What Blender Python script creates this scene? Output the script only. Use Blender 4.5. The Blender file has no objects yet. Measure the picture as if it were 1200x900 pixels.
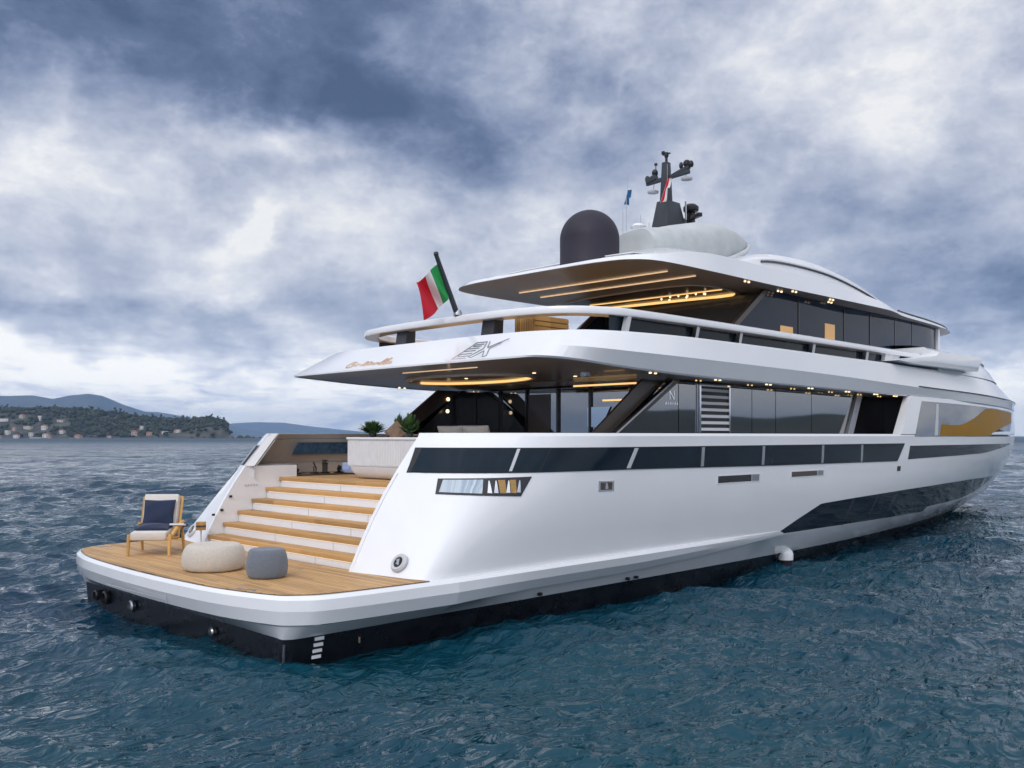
import bpy, bmesh, math, random
import numpy as np
from mathutils import Vector, Matrix
random.seed(7); RNG = np.random.default_rng(11)
S = bpy.context.scene
COL = S.collection
R_ = math.radians

# ================================================================= camera, sky, sun, exposure
CAM = np.array([-6.28, -13.92, 3.0]); HEAD = R_(45.2)
cd = bpy.data.cameras.new('camera'); cam = bpy.data.objects.new('camera', cd); COL.objects.link(cam)
cd.sensor_width = 36; cd.lens = 32.4; cd.shift_y = 61 / 1200; cd.clip_start = 0.1; cd.clip_end = 60000
cam.location = CAM; cam.rotation_euler = (R_(90), 0, HEAD - R_(90))
S.camera = cam
S.view_settings.view_transform = 'Standard'; S.view_settings.look = 'None'
S.view_settings.exposure = 0.0; S.view_settings.gamma = 1; S.view_settings.use_curve_mapping = False
CR = np.array([math.sin(HEAD), -math.cos(HEAD), 0.0]); CW = np.array([math.cos(HEAD), math.sin(HEAD), 0.0])

SUN_EL, SUN_AZ = R_(42), R_(205)            # direction the light comes from, azimuth from +x towards +y
sd = np.array([math.cos(SUN_AZ) * math.cos(SUN_EL), math.sin(SUN_AZ) * math.cos(SUN_EL), math.sin(SUN_EL)])
sl = bpy.data.lights.new('sun', 'SUN'); sl.energy = 0.95; sl.angle = R_(18); sl.color = (1, 0.965, 0.92)
so = bpy.data.objects.new('sun', sl); COL.objects.link(so)
so.rotation_euler = Vector(tuple(-sd)).to_track_quat('-Z', 'Y').to_euler()

class NT:
    """tiny node-tree helper"""
    def __init__(s, tree): s.t = tree; s.n = tree.nodes; s.l = tree.links
    def add(s, typ, **k):
        n = s.n.new(typ)
        for a, v in k.items(): setattr(n, a, v)
        return n
    def put(s, sock, v):
        if v is None: return
        if hasattr(v, 'is_linked') or hasattr(v, 'links'): s.l.new(v, sock)
        else: sock.default_value = v
    def m(s, op, a, b=None, c=None, clamp=False):
        n = s.add('ShaderNodeMath', operation=op, use_clamp=clamp)
        for i, v in enumerate((a, b, c)): s.put(n.inputs[i], v)
        return n.outputs[0]
    def vm(s, op, a, b=None):
        n = s.add('ShaderNodeVectorMath', operation=op); s.put(n.inputs[0], a)
        if b is not None: s.put(n.inputs[1], b)
        return n.outputs['Value'] if op in ('DOT_PRODUCT', 'LENGTH') else n.outputs[0]
    def noise(s, vec, scale, detail=4, rough=0.55, dist=0.0, dim='3D'):
        n = s.add('ShaderNodeTexNoise', noise_dimensions=dim)
        if vec is not None: s.put(n.inputs['Vector'], vec)
        n.inputs['Scale'].default_value = scale; n.inputs['Detail'].default_value = detail
        n.inputs['Roughness'].default_value = rough; n.inputs['Distortion'].default_value = dist
        return n.outputs[0]
    def ramp(s, f, stops, interp='LINEAR'):
        n = s.add('ShaderNodeValToRGB'); r = n.color_ramp; r.interpolation = interp
        while len(r.elements) < len(stops): r.elements.new(0.5)
        for e, (p, c) in zip(r.elements, stops):
            e.position = p; e.color = (*c, 1) if len(c) == 3 else c
        s.put(n.inputs[0], f); return n.outputs[0]
    def mix(s, f, a, b, mode='MIX'):
        n = s.add('ShaderNodeMix', data_type='RGBA', blend_type=mode)
        s.put(n.inputs[0], f)
        s.put(n.inputs[6], a if not isinstance(a, tuple) else (*a, 1)); s.put(n.inputs[7], b if not isinstance(b, tuple) else (*b, 1))
        return n.outputs[2]
    def maprange(s, v, a, b, c, d):
        n = s.add('ShaderNodeMapRange'); n.clamp = True
        s.put(n.inputs[0], v)
        for i, q in enumerate((a, b, c, d)): n.inputs[i + 1].default_value = q
        return n.outputs[0]
    def comb(s, x, y, z):
        n = s.add('ShaderNodeCombineXYZ')
        for i, v in enumerate((x, y, z)): s.put(n.inputs[i], v)
        return n.outputs[0]

# (azimuth, elevation, spread az, spread el, weight)
SKY_BASE = 0.66
SKY_BLOBS = [(-17, 24.5, 17, 5.0, -0.50), (-9, 20.0, 8, 2.6, -0.46), (-25, 21.5, 8, 3.0, -0.32), (-1.5, 18.5, 5, 2.0, -0.22), (3, 21, 3, 2.4, -0.10),
             (-27, 15.0, 6, 2.4, 0.14), (-14.5, 18.0, 4.0, 1.2, 0.34), (-20, 17.6, 2.5, 1.3, 0.16), (-15.3, 12.4, 1.3, 2.1, 0.55), (-21, 12.5, 6, 2.4, 0.06), (-10, 13, 5, 3, 0.10),
             (-27, 7.4, 8, 1.5, -0.26), (-16, 6.6, 8, 1.3, -0.20), (-29.0, 5.3, 2.4, 0.9, 0.28), (-24, 3.6, 9, 1.6, 0.26), (-10, 3.0, 8, 1.7, 0.12), (-20, 1.2, 14, 1.0, 0.12),
             (3, 24.5, 3.5, 2, 0.16), (7, 17.8, 4, 2.0, -0.20), (13, 20, 4, 3, 0.10), (20.5, 19.5, 4, 4.5, 0.20), (24, 24, 5, 2.5, 0.05), (17, 14, 4, 2.4, 0.04),
             (24, 12.6, 5, 1.9, -0.22), (20, 9.0, 6, 2.0, -0.12), (28.5, 7.6, 5, 2.4, -0.40), (29, 1.2, 4, 1.5, 0.50), (88, 5, 45, 6, 0.34)]
SKY_RAMP = [(0.0, (0.066, 0.102, 0.190)), (0.20, (0.120, 0.166, 0.285)), (0.42, (0.255, 0.308, 0.450)), (0.62, (0.445, 0.490, 0.615)), (0.80, (0.665, 0.695, 0.780)), (1.0, (0.93, 0.93, 0.93))]
SKY_GLOW = (1.7, 1.6, 1.45)
def build_sky():
    w = bpy.data.worlds.new('World'); S.world = w; w.use_nodes = True
    k = NT(w.node_tree); k.n.clear()
    out = k.add('ShaderNodeOutputWorld'); bg = k.add('ShaderNodeBackground'); k.l.new(bg.outputs[0], out.inputs[0])
    sky = k.add('ShaderNodeTexSky', sky_type='NISHITA'); sky.sun_disc = False
    sky.sun_elevation = SUN_EL; sky.sun_rotation = R_(90) - SUN_AZ
    d = k.add('ShaderNodeTexCoord').outputs['Generated']
    sp = k.add('ShaderNodeSeparateXYZ'); k.l.new(d, sp.inputs[0])
    el = k.m('ARCSINE', sp.outputs[2])
    # azimuth measured clockwise from the compass bearing the yacht's quarter is seen along
    a = k.vm('DOT_PRODUCT', d, tuple(CR)); b = k.vm('DOT_PRODUCT', d, tuple(CW))
    az = k.m('ARCTAN2', a, b)
    # cloud deck: noise laid on a high horizontal layer, so clouds flatten towards the horizon
    den = k.m('ADD', k.m('MAXIMUM', sp.outputs[2], 0.0), 0.16)
    lay = k.comb(k.m('DIVIDE', sp.outputs[0], den), k.m('DIVIDE', sp.outputs[1], den), 0.0)
    n1 = k.noise(lay, 1.3, 9, 0.56, 0.55); n2 = k.noise(lay, 4.2, 8, 0.6, 0.4)
    pol = k.comb(k.m('MULTIPLY', az, 1.0), k.m('MULTIPLY', el, 1.5), 0.0)
    n3 = k.noise(pol, 3.6, 10, 0.60, 0.25); n4 = k.noise(pol, 9.0, 10, 0.70, 0.1)
    n5 = k.noise(pol, 24.0, 8, 0.68, 0.1)
    bil = k.m('SUBTRACT', 1.0, k.m('ABSOLUTE', k.m('SUBTRACT', k.m('MULTIPLY', k.noise(k.vm('ADD', pol, (3.1, 8.2, 1.0)), 5.5, 7, 0.55, 0.15), 2.0), 1.0)))
    wx = k.noise(pol, 3.1, 6, 0.55); wy = k.noise(k.vm('ADD', pol, (7.3, 2.1, 4.0)), 3.1, 6, 0.55)
    az2 = k.m('ADD', az, k.m('MULTIPLY', k.m('SUBTRACT', wx, 0.5), 0.30))
    el2 = k.m('ADD', el, k.m('MULTIPLY', k.m('SUBTRACT', wy, 0.5), 0.20))
    L = None
    for (a0, e0, sa, se, wt) in SKY_BLOBS:
        u = k.m('DIVIDE', k.m('SUBTRACT', az2, R_(a0)), R_(sa)); v = k.m('DIVIDE', k.m('SUBTRACT', el2, R_(e0)), R_(se))
        g = k.m('EXPONENT', k.m('MULTIPLY', k.m('ADD', k.m('MULTIPLY', u, u), k.m('MULTIPLY', v, v)), -1.0))
        g = k.m('MULTIPLY', g, wt)
        L = g if L is None else k.m('ADD', L, g)
    L = k.m('ADD', L, SKY_BASE)
    low = k.m('EXPONENT', k.m('MULTIPLY', k.m('POWER', k.m('DIVIDE', el, R_(6)), 2.0), -1.0))
    low = k.m('MULTIPLY', low, k.m('MAXIMUM', k.m('COSINE', az), 0.0))
    for n, amp in ((n1, 0.08), (n2, k.m('ADD', 0.10, k.m('MULTIPLY', low, 1.1))), (n3, 0.80), (n4, 0.62), (n5, 0.24), (k.m('POWER', bil, 3.0), 0.26)):
        L = k.m('ADD', L, k.m('MULTIPLY', k.m('SUBTRACT', n, 0.5), amp))
    col = k.ramp(L, SKY_RAMP)
    col = k.vm('MULTIPLY', col, k.comb(*[k.m('ADD', 1.0, k.m('MULTIPLY', low, g)) for g in (0.75, 0.70, 0.58)]))
    # thin veiled cloud round the sun, high behind the viewer, far brighter than the sky ahead
    sdn = k.vm('DOT_PRODUCT', d, tuple(sd))
    glow = k.m('POWER', k.m('MAXIMUM', k.m('ADD', k.m('MULTIPLY', sdn, 0.5), 0.5), 0.0), 3.0)
    col = k.vm('MULTIPLY', col, k.comb(*[k.m('ADD', 1.0, k.m('MULTIPLY', glow, g)) for g in SKY_GLOW]))
    col = k.vm('SCALE', col); k.n[-1].inputs['Scale'].default_value = 1 / 0.1
    fin = k.mix(0.94, sky.outputs[0], col)
    k.l.new(fin, bg.inputs[0]); bg.inputs[1].default_value = 0.1

build_sky()
try:
    S.cycles.max_bounces = 8; S.cycles.volume_bounces = 0; S.cycles.transparent_max_bounces = 8
except Exception: pass
# ================================================================= materials
MATS = {}
def new_mat(name):
    m = bpy.data.materials.new(name); m.use_nodes = True
    k = NT(m.node_tree); b = k.n['Principled BSDF']; MATS[name] = m
    return m, k, b
def simple(name, col, rough=0.5, metal=0.0, var=0.0, vscale=6.0, bump=0.0, bscale=60.0, coat=0.0, ior=1.45, emit=None, es=0.0, sheen=0.0):
    m, k, b = new_mat(name)
    b.inputs['Base Color'].default_value = (*col, 1); b.inputs['Roughness'].default_value = rough
    b.inputs['Metallic'].default_value = metal; b.inputs['IOR'].default_value = ior
    b.inputs['Coat Weight'].default_value = coat; b.inputs['Coat Roughness'].default_value = 0.04
    b.inputs['Sheen Weight'].default_value = sheen
    tc = k.add('ShaderNodeTexCoord').outputs['Object']
    if var:
        n = k.noise(tc, vscale, 5, 0.6)
        f = k.maprange(n, 0.3, 0.7, 0.0, 1.0)
        k.l.new(k.mix(f, tuple(c * (1 - var) for c in col), tuple(min(1, c * (1 + var)) for c in col)), b.inputs['Base Color'])
        k.l.new(k.maprange(n, 0.3, 0.7, rough * 0.85, min(1, rough * 1.2)), b.inputs['Roughness'])
    if bump:
        n = k.noise(tc, bscale, 4, 0.6)
        bp = k.add('ShaderNodeBump'); bp.inputs['Strength'].default_value = bump; bp.inputs['Distance'].default_value = 0.01
        k.l.new(n, bp.inputs['Height']); k.l.new(bp.outputs[0], b.inputs['Normal'])
    if emit:
        b.inputs['Emission Color'].default_value = (*emit, 1); b.inputs['Emission Strength'].default_value = es
    return m
def wood(name, col, axis, plank, caulk, gain=1.0):
    """planked timber: boards along `axis`, their width across it; dark caulk lines, grain and board-to-board variation"""
    m, k, b = new_mat(name)
    tc = k.add('ShaderNodeTexCoord').outputs['Object']; sp = k.add('ShaderNodeSeparateXYZ'); k.l.new(tc, sp.inputs[0])
    along, across = (sp.outputs[1], sp.outputs[0]) if axis == 'y' else (sp.outputs[0], sp.outputs[1])
    q = k.m('DIVIDE', across, plank); fr = k.m('FRACT', q); idx = k.m('FLOOR', q)
    wn = k.add('ShaderNodeTexWhiteNoise', noise_dimensions='2D')
    seg = k.m('FLOOR', k.m('DIVIDE', k.m('ADD', along, k.m('MULTIPLY', idx, 1.37)), 2.3))
    k.l.new(k.comb(idx, seg, 0.0), wn.inputs['Vector'])
    grain = k.noise(k.comb(k.m('MULTIPLY', along, 1.2), k.m('MULTIPLY', across, 26.0), k.m('MULTIPLY', sp.outputs[2], 26.0)), 2.2, 6, 0.62, 0.4)
    big = k.noise(tc, 1.1, 4, 0.6)
    v = k.m('ADD', k.m('MULTIPLY', wn.outputs[0], 0.50), k.m('ADD', k.m('MULTIPLY', grain, 0.75), k.m('MULTIPLY', big, 0.45)))
    c = k.ramp(k.m('MULTIPLY', v, 0.68), [(0.28, tuple(x * 0.62 * gain for x in col)), (0.5, tuple(x * gain for x in col)), (0.78, tuple(min(1, x * 1.45 * gain) for x in col))])
    if caulk:
        ln = k.m('LESS_THAN', k.m('ABSOLUTE', k.m('SUBTRACT', fr, 0.5)), 0.5 - caulk / plank / 2)
        c = k.mix(ln, (0.035, 0.026, 0.02), c)
    k.l.new(c, b.inputs['Base Color']); b.inputs['Roughness'].default_value = 0.62
    bp = k.add('ShaderNodeBump'); bp.inputs['Strength'].default_value = 0.25; bp.inputs['Distance'].default_value = 0.004
    k.l.new(grain, bp.inputs['Height']); k.l.new(bp.outputs[0], b.inputs['Normal'])
    return m

simple('gelcoat', (0.785, 0.795, 0.81), 0.16, coat=0.6, var=0.02, vscale=0.8)
simple('gelcoat_grey', (0.50, 0.51, 0.53), 0.3, coat=0.3, var=0.02)
simple('bottom_paint', (0.010, 0.011, 0.016), 0.28, var=0.35, vscale=3.0, bump=0.15, bscale=9)
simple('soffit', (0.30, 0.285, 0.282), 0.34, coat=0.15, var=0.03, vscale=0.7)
simple('taupe', (0.56, 0.52, 0.48), 0.45, var=0.05)
simple('dark_panel', (0.020, 0.019, 0.022), 0.25, coat=0.3)
simple('brown_panel', (0.075, 0.056, 0.045), 0.35, coat=0.2, var=0.1)
simple('glass', (0.012, 0.015, 0.018), 0.03, ior=3.4, var=0.25, vscale=0.7)
simple('strip_glass', (0.008, 0.017, 0.027), 0.05, ior=1.25, var=0.25, vscale=0.9)
simple('amber_reflection_paint', (0.30, 0.150, 0.004), 0.4, ior=1.15, coat=0.0, var=0.14, vscale=1.6)  # colour of the reflection painted on the forward glass
simple('chrome', (0.78, 0.78, 0.80), 0.08, metal=1.0)
simple('steel', (0.45, 0.46, 0.48), 0.3, metal=1.0)
simple('sea_glass', (0.07, 0.13, 0.22), 0.08, var=0.4, vscale=9.0)
simple('fly_glass', (0.011, 0.026, 0.056), 0.04, ior=1.27, var=0.3, vscale=0.5)
simple('led_warm', (1, 0.8, 0.55), 0.4, emit=(1.0, 0.68, 0.40), es=0.70)
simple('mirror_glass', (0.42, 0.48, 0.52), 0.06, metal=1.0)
simple('dome_paint', (0.024, 0.021, 0.034), 0.62, var=0.08, vscale=2)
simple('mast_paint', (0.030, 0.036, 0.044), 0.4, var=0.15)
simple('cover_cloth', (0.50, 0.525, 0.525), 0.8, var=0.1, vscale=2.2, bump=0.8, bscale=5)
simple('led', (1, 0.7, 0.35), 0.4, emit=(1.0, 0.60, 0.22), es=1.15)
simple('led_white', (1, 0.9, 0.8), 0.4, emit=(1.0, 0.86, 0.68), es=1.1)
simple('downlight', (1, 0.8, 0.6), 0.4, emit=(1.0, 0.74, 0.44), es=1.8)
simple('step_glow', (1, 0.9, 0.8), 0.4, emit=(1.0, 0.80, 0.55), es=0.45)
simple('lit_room', (0.7, 0.4, 0.15), 0.4, emit=(1.0, 0.60, 0.26), es=0.22)
wood('teak_deck', (0.44, 0.262, 0.110), 'y', 0.075, 0.006, 1.0)
wood('teak_trim', (0.41, 0.232, 0.085), 'y', 0.19, 0.0, 1.05)
wood('teak_slats', (0.40, 0.22, 0.06), 'x', 0.06, 0.008, 0.95)
wood('light_wood', (0.46, 0.27, 0.085), 'x', 0.3, 0.0, 1.0)
simple('beige_fabric', (0.58, 0.525, 0.45), 0.9, var=0.08, vscale=30, bump=1.0, bscale=70, sheen=0.2)
simple('grey_fabric', (0.150, 0.172, 0.205), 0.9, var=0.10, vscale=30, bump=1.0, bscale=70, sheen=0.2)
simple('cream_fabric', (0.66, 0.61, 0.55), 0.9, var=0.05, bump=0.4, bscale=90)
simple('navy_fabric', (0.012, 0.022, 0.058), 0.85, var=0.45, vscale=16, bump=0.5, bscale=90, sheen=0.15)
simple('white_fabric', (0.72, 0.72, 0.73), 0.85, var=0.04, bump=0.3, bscale=80)
simple('black_metal', (0.012, 0.012, 0.014), 0.4, var=0.3)
simple('gold', (0.90, 0.66, 0.46), 0.18, metal=1.0)
simple('logo_grey', (0.27, 0.28, 0.31), 0.35)
simple('flag_green', (0.02, 0.30, 0.075), 0.75, var=0.06); simple('flag_white', (0.72, 0.72, 0.70), 0.75); simple('flag_red', (0.56, 0.012, 0.03), 0.75, var=0.06)
simple('pennant_blue', (0.01, 0.09, 0.22), 0.75)
simple('leaf', (0.055, 0.115, 0.03), 0.6, var=0.5, vscale=20); simple('terracotta', (0.30, 0.17, 0.115), 0.85, var=0.2, vscale=14)
simple('brown_fabric', (0.20, 0.125, 0.085), 0.9, var=0.25, vscale=14)
simple('blue_fabric', (0.30, 0.38, 0.58), 0.9, var=0.2, vscale=14)

# ================================================================= mesh helpers
class MB:
    def __init__(s): s.v = []; s.f = []
    def add(s, verts, faces):
        o = len(s.v); s.v.extend([tuple(map(float, p)) for p in verts]); s.f.extend([tuple(o + i for i in f) for f in faces]); return s
    def box(s, c, d, rot=0.0, tilt=None):
        h = np.array(d) / 2; P = np.array([(x, y, z) for x in (-1, 1) for y in (-1, 1) for z in (-1, 1)], float) * h
        M = np.array(Matrix.Rotation(rot, 3, 'Z'))
        if tilt is not None: M = M @ np.array(Matrix.Rotation(tilt[1], 3, tilt[0]))
        P = P @ M.T + np.array(c)
        return s.add(P, [(0, 1, 3, 2), (4, 6, 7, 5), (0, 4, 5, 1), (2, 3, 7, 6), (0, 2, 6, 4), (1, 5, 7, 3)])
    def bar(s, a, b, w, h=None, up=(0, 0, 1)):
        a, b = np.array(a, float), np.array(b, float); h = h or w
        t = (b - a) / np.linalg.norm(b - a); u = np.array(up, float)
        if abs(t @ u) > 0.95: u = np.array((1.0, 0, 0))
        r = np.cross(t, u); r /= np.linalg.norm(r); u = np.cross(r, t)
        P = [p + r * x * w / 2 + u * y * h / 2 for p in (a, b) for x, y in ((-1, -1), (1, -1), (1, 1), (-1, 1))]
        return s.add(P, [(3, 2, 1, 0), (4, 5, 6, 7), (0, 1, 5, 4), (1, 2, 6, 5), (2, 3, 7, 6), (3, 0, 4, 7)])
    def tube(s, pts, r, seg=10, cap=True):
        pts = [np.array(p, float) for p in pts]; n = len(pts); rr = r if hasattr(r, '__len__') else [r] * n
        rings = []
        for i, p in enumerate(pts):
            t = pts[min(i + 1, n - 1)] - pts[max(i - 1, 0)]; t = t / np.linalg.norm(t)
            u = np.array((0, 0, 1.0)) if abs(t[2]) < 0.9 else np.array((1.0, 0, 0))
            a = np.cross(t, u); a /= np.linalg.norm(a); b = np.cross(t, a)
            rings.append([p + rr[i] * (a * math.cos(q) + b * math.sin(q)) for q in np.linspace(0, 2 * math.pi, seg, endpoint=False)])
        V = [q for g in rings for q in g]; F = []
        for i in range(n - 1):
            for j in range(seg):
                k = (j + 1) % seg; F.append((i * seg + j, i * seg + k, (i + 1) * seg + k, (i + 1) * seg + j))
        if cap: F.append(tuple(range(seg - 1, -1, -1))); F.append(tuple((n - 1) * seg + j for j in range(seg)))
        return s.add(V, F)
    def lathe(s, prof, c=(0, 0, 0), seg=32, sx=1.0, sy=1.0):
        V = []; F = []; n = len(prof)
        for r, z in prof:
            for q in np.linspace(0, 2 * math.pi, seg, endpoint=False):
                V.append((c[0] + r * sx * math.cos(q), c[1] + r * sy * math.sin(q), c[2] + z))
        for i in range(n - 1):
            for j in range(seg):
                k = (j + 1) % seg; F.append((i * seg + j, i * seg + k, (i + 1) * seg + k, (i + 1) * seg + j))
        F.append(tuple(range(seg - 1, -1, -1))); F.append(tuple((n - 1) * seg + j for j in range(seg)))
        return s.add(V, F)
    def prism(s, poly, axis, a, b):
        """extrude a 2-D polygon along an axis between a and b; the polygon's coordinates are the other two axes in order"""
        ax = 'xyz'.index(axis); n = len(poly)
        def pt(p, w):
            q = [p[0], p[1]]; q.insert(ax, w); return q
        V = [pt(p, a) for p in poly] + [pt(p, b) for p in poly]
        F = [tuple(range(n)), tuple(range(2 * n - 1, n - 1, -1))] + [(i, n + i, n + (i + 1) % n, (i + 1) % n) for i in range(n)]
        return s.add(V, F)
    def grid(s, G):
        n, m = len(G), len(G[0])
        V = [p for r in G for p in r]
        return s.add(V, [(i * m + j, (i + 1) * m + j, (i + 1) * m + j + 1, i * m + j + 1) for i in range(n - 1) for j in range(m - 1)])
    def slab(s, G, t0, t1):
        """closed plate following grid G: faces offset by t0 and t1 along its normals"""
        G = np.array(G, float); n, m, _ = G.shape
        du = np.gradient(G, axis=0); dv = np.gradient(G, axis=1); N = np.cross(du, dv)
        N /= np.maximum(np.linalg.norm(N, axis=2, keepdims=True), 1e-9)
        A = (G + N * t0).reshape(-1, 3); B = (G + N * t1).reshape(-1, 3); o = n * m
        F = []
        for i in range(n - 1):
            for j in range(m - 1):
                a, b, c, d = i * m + j, (i + 1) * m + j, (i + 1) * m + j + 1, i * m + j + 1
                F.append((a, b, c, d)); F.append((o + d, o + c, o + b, o + a))
        bd = [i * m for i in range(n)] + [(n - 1) * m + j for j in range(1, m)] + [i * m + m - 1 for i in range(n - 2, -1, -1)] + [j for j in range(m - 2, 0, -1)]
        for i, a in enumerate(bd):
            b = bd[(i + 1) % len(bd)]; F.append((a, o + a, o + b, b))
        return s.add(np.vstack([A, B]), F)
    def mirror(s):
        o = len(s.v); s.v += [(x, -y, z) for x, y, z in s.v[:o]]; s.f += [tuple(o + i for i in f[::-1]) for f in list(s.f)]; return s
    def flip(s): s.v = [(x, -y, z) for x, y, z in s.v]; s.f = [f[::-1] for f in s.f]; return s
    def build(s, name, mat, parent=None, smooth=32, bevel=0.0, weld=True, recalc=True):
        me = bpy.data.meshes.new(name); me.from_pydata(s.v, [], s.f)
        bm = bmesh.new(); bm.from_mesh(me)
        if weld: bmesh.ops.remove_doubles(bm, verts=bm.verts, dist=1e-4)
        if recalc: bmesh.ops.recalc_face_normals(bm, faces=bm.faces)
        if bevel:
            ed = [e for e in bm.edges if len(e.link_faces) == 2 and e.calc_face_angle(0) > R_(35)]
            if ed: bmesh.ops.bevel(bm, geom=ed, offset=bevel, segments=2, affect='EDGES', profile=0.6)
        bm.to_mesh(me); bm.free()
        me.materials.append(MATS[mat] if isinstance(mat, str) else mat)
        if smooth:
            me.polygons.foreach_set('use_smooth', [True] * len(me.polygons)); me.set_sharp_from_angle(angle=R_(smooth))
        o = bpy.data.objects.new(name, me); COL.objects.link(o)
        if parent: o.parent = parent
        return o
def thing(name, label, cat, loc=(0, 0, 0), rz=0.0, group=None):
    o = bpy.data.objects.new(name, None); COL.objects.link(o); o.empty_display_size = 0.3
    o.location = loc; o.rotation_euler = (0, 0, rz); o['label'] = label; o['category'] = cat
    if group: o['group'] = group
    return o
def tag(o, label, cat, group=None, loc=None, rz=None):
    o['label'] = label; o['category'] = cat
    if group: o['group'] = group
    if loc is not None: o.location = loc
    if rz is not None: o.rotation_euler = (0, 0, rz)
    return o
def stroke(mb, pts, w, plane, off, th):
    """flat raised stroke along 2-D points mapped through plane(u, v) -> xyz with normal off"""
    off = np.array(off, float)
    for (a, b) in zip(pts[:-1], pts[1:]):
        A, B = plane(*a), plane(*b); mb.bar(A + off * th / 2, B + off * th / 2, w, th, up=off)
def text_mesh(txt, size, shear=0.0):
    cu = bpy.data.curves.new('lettering', 'FONT'); cu.body = txt; cu.size = size; cu.shear = shear; cu.extrude = 0.006; cu.resolution_u = 3
    o = bpy.data.objects.new('lettering', cu); COL.objects.link(o)
    dg = bpy.context.evaluated_depsgraph_get(); me = bpy.data.meshes.new_from_object(o.evaluated_get(dg))
    bpy.data.objects.remove(o); bpy.data.curves.remove(cu)
    V = [tuple(v.co) for v in me.vertices]; F = [tuple(p.vertices) for p in me.polygons]; bpy.data.meshes.remove(me)
    return V, F
# ---------------------------------------------------------------- hull lines (pure maths, metres; +x bow, +y port)
def lerp(a, b, t): return a + (b - a) * t
def interp(x, xs, ys): return float(np.interp(x, xs, ys))
ZK = [-1.0, 0.0, 0.37, 0.58, 0.77, 0.95, 1.75, 2.45, 3.05, 4.05, 4.9]
BK = [2.60, 3.38, 3.52, 3.70, 3.82, 3.88, 4.02, 4.05, 4.05, 4.00, 3.95]      # greatest half beam
XEK = [29.0, 33.0, 34.9, 35.8, 36.4, 36.9, 37.6, 37.8, 37.6, 37.4, 36.8]     # stem position
X0K = [5.0, 7.0, 9.0, 9.6, 10.2, 10.8, 14.0, 16.0, 17.0, 17.0, 17.0]          # where the beam starts to narrow
PK = [1.7, 1.9, 2.08, 2.18, 2.28, 2.4, 2.75, 3.0, 3.1, 3.1, 3.0]
def xe(z): return interp(z, ZK, XEK)
def hb(x, z):
    B, e, x0, p = (interp(z, ZK, k) for k in (BK, XEK, X0K, PK))
    if x <= x0: return B
    if x >= e: return 0.0
    return B * (1 - ((x - x0) / (e - x0)) ** p)
def ledge(x): return interp(x, [0, 6.5, 9.0, 12.2], [0.13, 0.12, 0.085, 0.0])
# aft wing columns: base (z=.95) and top (z=3.05)
WB = [(1.74, 2.35), (1.84, 3.0), (1.95, 3.65), (2.12, 3.83), (2.8, 3.88), (4.4, 3.88), (7.0, 3.88)]
WT = [(3.13, 2.35), (3.28, 2.75), (3.62, 3.2), (4.15, 3.62), (4.9, 3.88), (5.9, 4.02), (7.0, 4.05)]
XM = 7.0
def catmull(P, k):
    P = [np.array(p, float) for p in P]; out = []
    for i in range(len(P) - 1):
        p0 = P[i - 1] if i else 2 * P[0] - P[1]
        p1, p2 = P[i], P[i + 1]
        p3 = P[i + 2] if i + 2 < len(P) else 2 * P[-1] - P[-2]
        for j in range(k):
            t = j / k
            out.append(0.5 * (2 * p1 + (p2 - p0) * t + (2 * p0 - 5 * p1 + 4 * p2 - p3) * t * t + (3 * p1 - p0 - 3 * p2 + p3) * t ** 3))
    out.append(P[-1]); return np.array(out)
NA = 8
WBs, WTs = catmull(WB, NA), catmull(WT, NA)
NAFT = len(WBs)
def column(i, z, nst=60):
    """point of the starboard upper hull (y positive here = half beam) for column index i"""
    if i < NAFT:
        t = (z - 0.95) / 2.1
        b, tp = WBs[i], WTs[i]
        x = lerp(b[0], tp[0], t); y = lerp(b[1], tp[1], t)
        w = (i / (NAFT - 1)) ** 0.7
        x -= .12 * math.sin(math.pi * min(1, max(0, t))) * (1 - i / (NAFT - 1)) ** 3
        y += w * (interp(z, ZK, BK) - lerp(3.88, 4.05, t))
        return x, y
    q = (i - NAFT + 1) / nst
    x = XM + (xe(z) - XM) * (1 - (1 - q) ** 1.25)
    return x, hb(x, z)
_cache = {}
def yhull(x, z):
    """half beam of the upper hull at (x, z), wing included"""
    if x >= XM: return hb(x, z)
    k = round(z, 3)
    if k not in _cache:
        a = np.array([column(i, z) for i in range(NAFT)]); _cache[k] = a
    a = _cache[k]
    return float(np.interp(x, a[:, 0], a[:, 1]))
# ================================================================= the yacht
yacht = thing('motor_yacht', 'long white three-deck motor yacht with dark glass, teak stern platform and steps', 'yacht')
def sb(p): return (p[0], -p[1], p[2])
NST = 60
def fan(mb, half, z=None, crown=0.0):
    """deck or ceiling between a half outline (y>0) and its mirror image"""
    G = []
    for p in half:
        row = []
        for t in np.linspace(-1, 1, 9):
            row.append((p[0], p[1] * t, (p[2] if z is None else z) + crown * (1 - t * t)))
        G.append(row)
    return mb.grid(G)
# ---- lower hull and stern platform
st_out = [(-.52, 0), (-.50, 1.0), (-.41, 2.3), (-.18, 3.3), (.06, 3.66), (.6, 3.88), (2.5, 4.005)]
st_in = [(0, 0), (0, 1.0), (0, 2.3), (0, 3.15), (.05, 3.45), (.6, 3.50), (2.5, 3.50)]
st_wl = [(.02, 0), (.02, 1.0), (.02, 2.3), (.02, 3.05), (.06, 3.33), (.6, 3.38), (2.5, 3.38)]
st_kl = [(.5, 0), (.5, .8), (.5, 1.7), (.5, 2.3), (.6, 2.5), (1, 2.6), (2.5, 2.6)]
def stern(f, d=0.0):
    P = [(lerp(a[0], b[0], f) + d * .8, max(0, lerp(a[1], b[1], f) - d)) for a, b in zip(st_out, st_in)]
    P[0] = (P[0][0], 0); return P
def zc(x): return interp(x, [0, 6.5, 8.5, 12.2], [0.58, 0.60, 0.66, 0.86])
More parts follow.
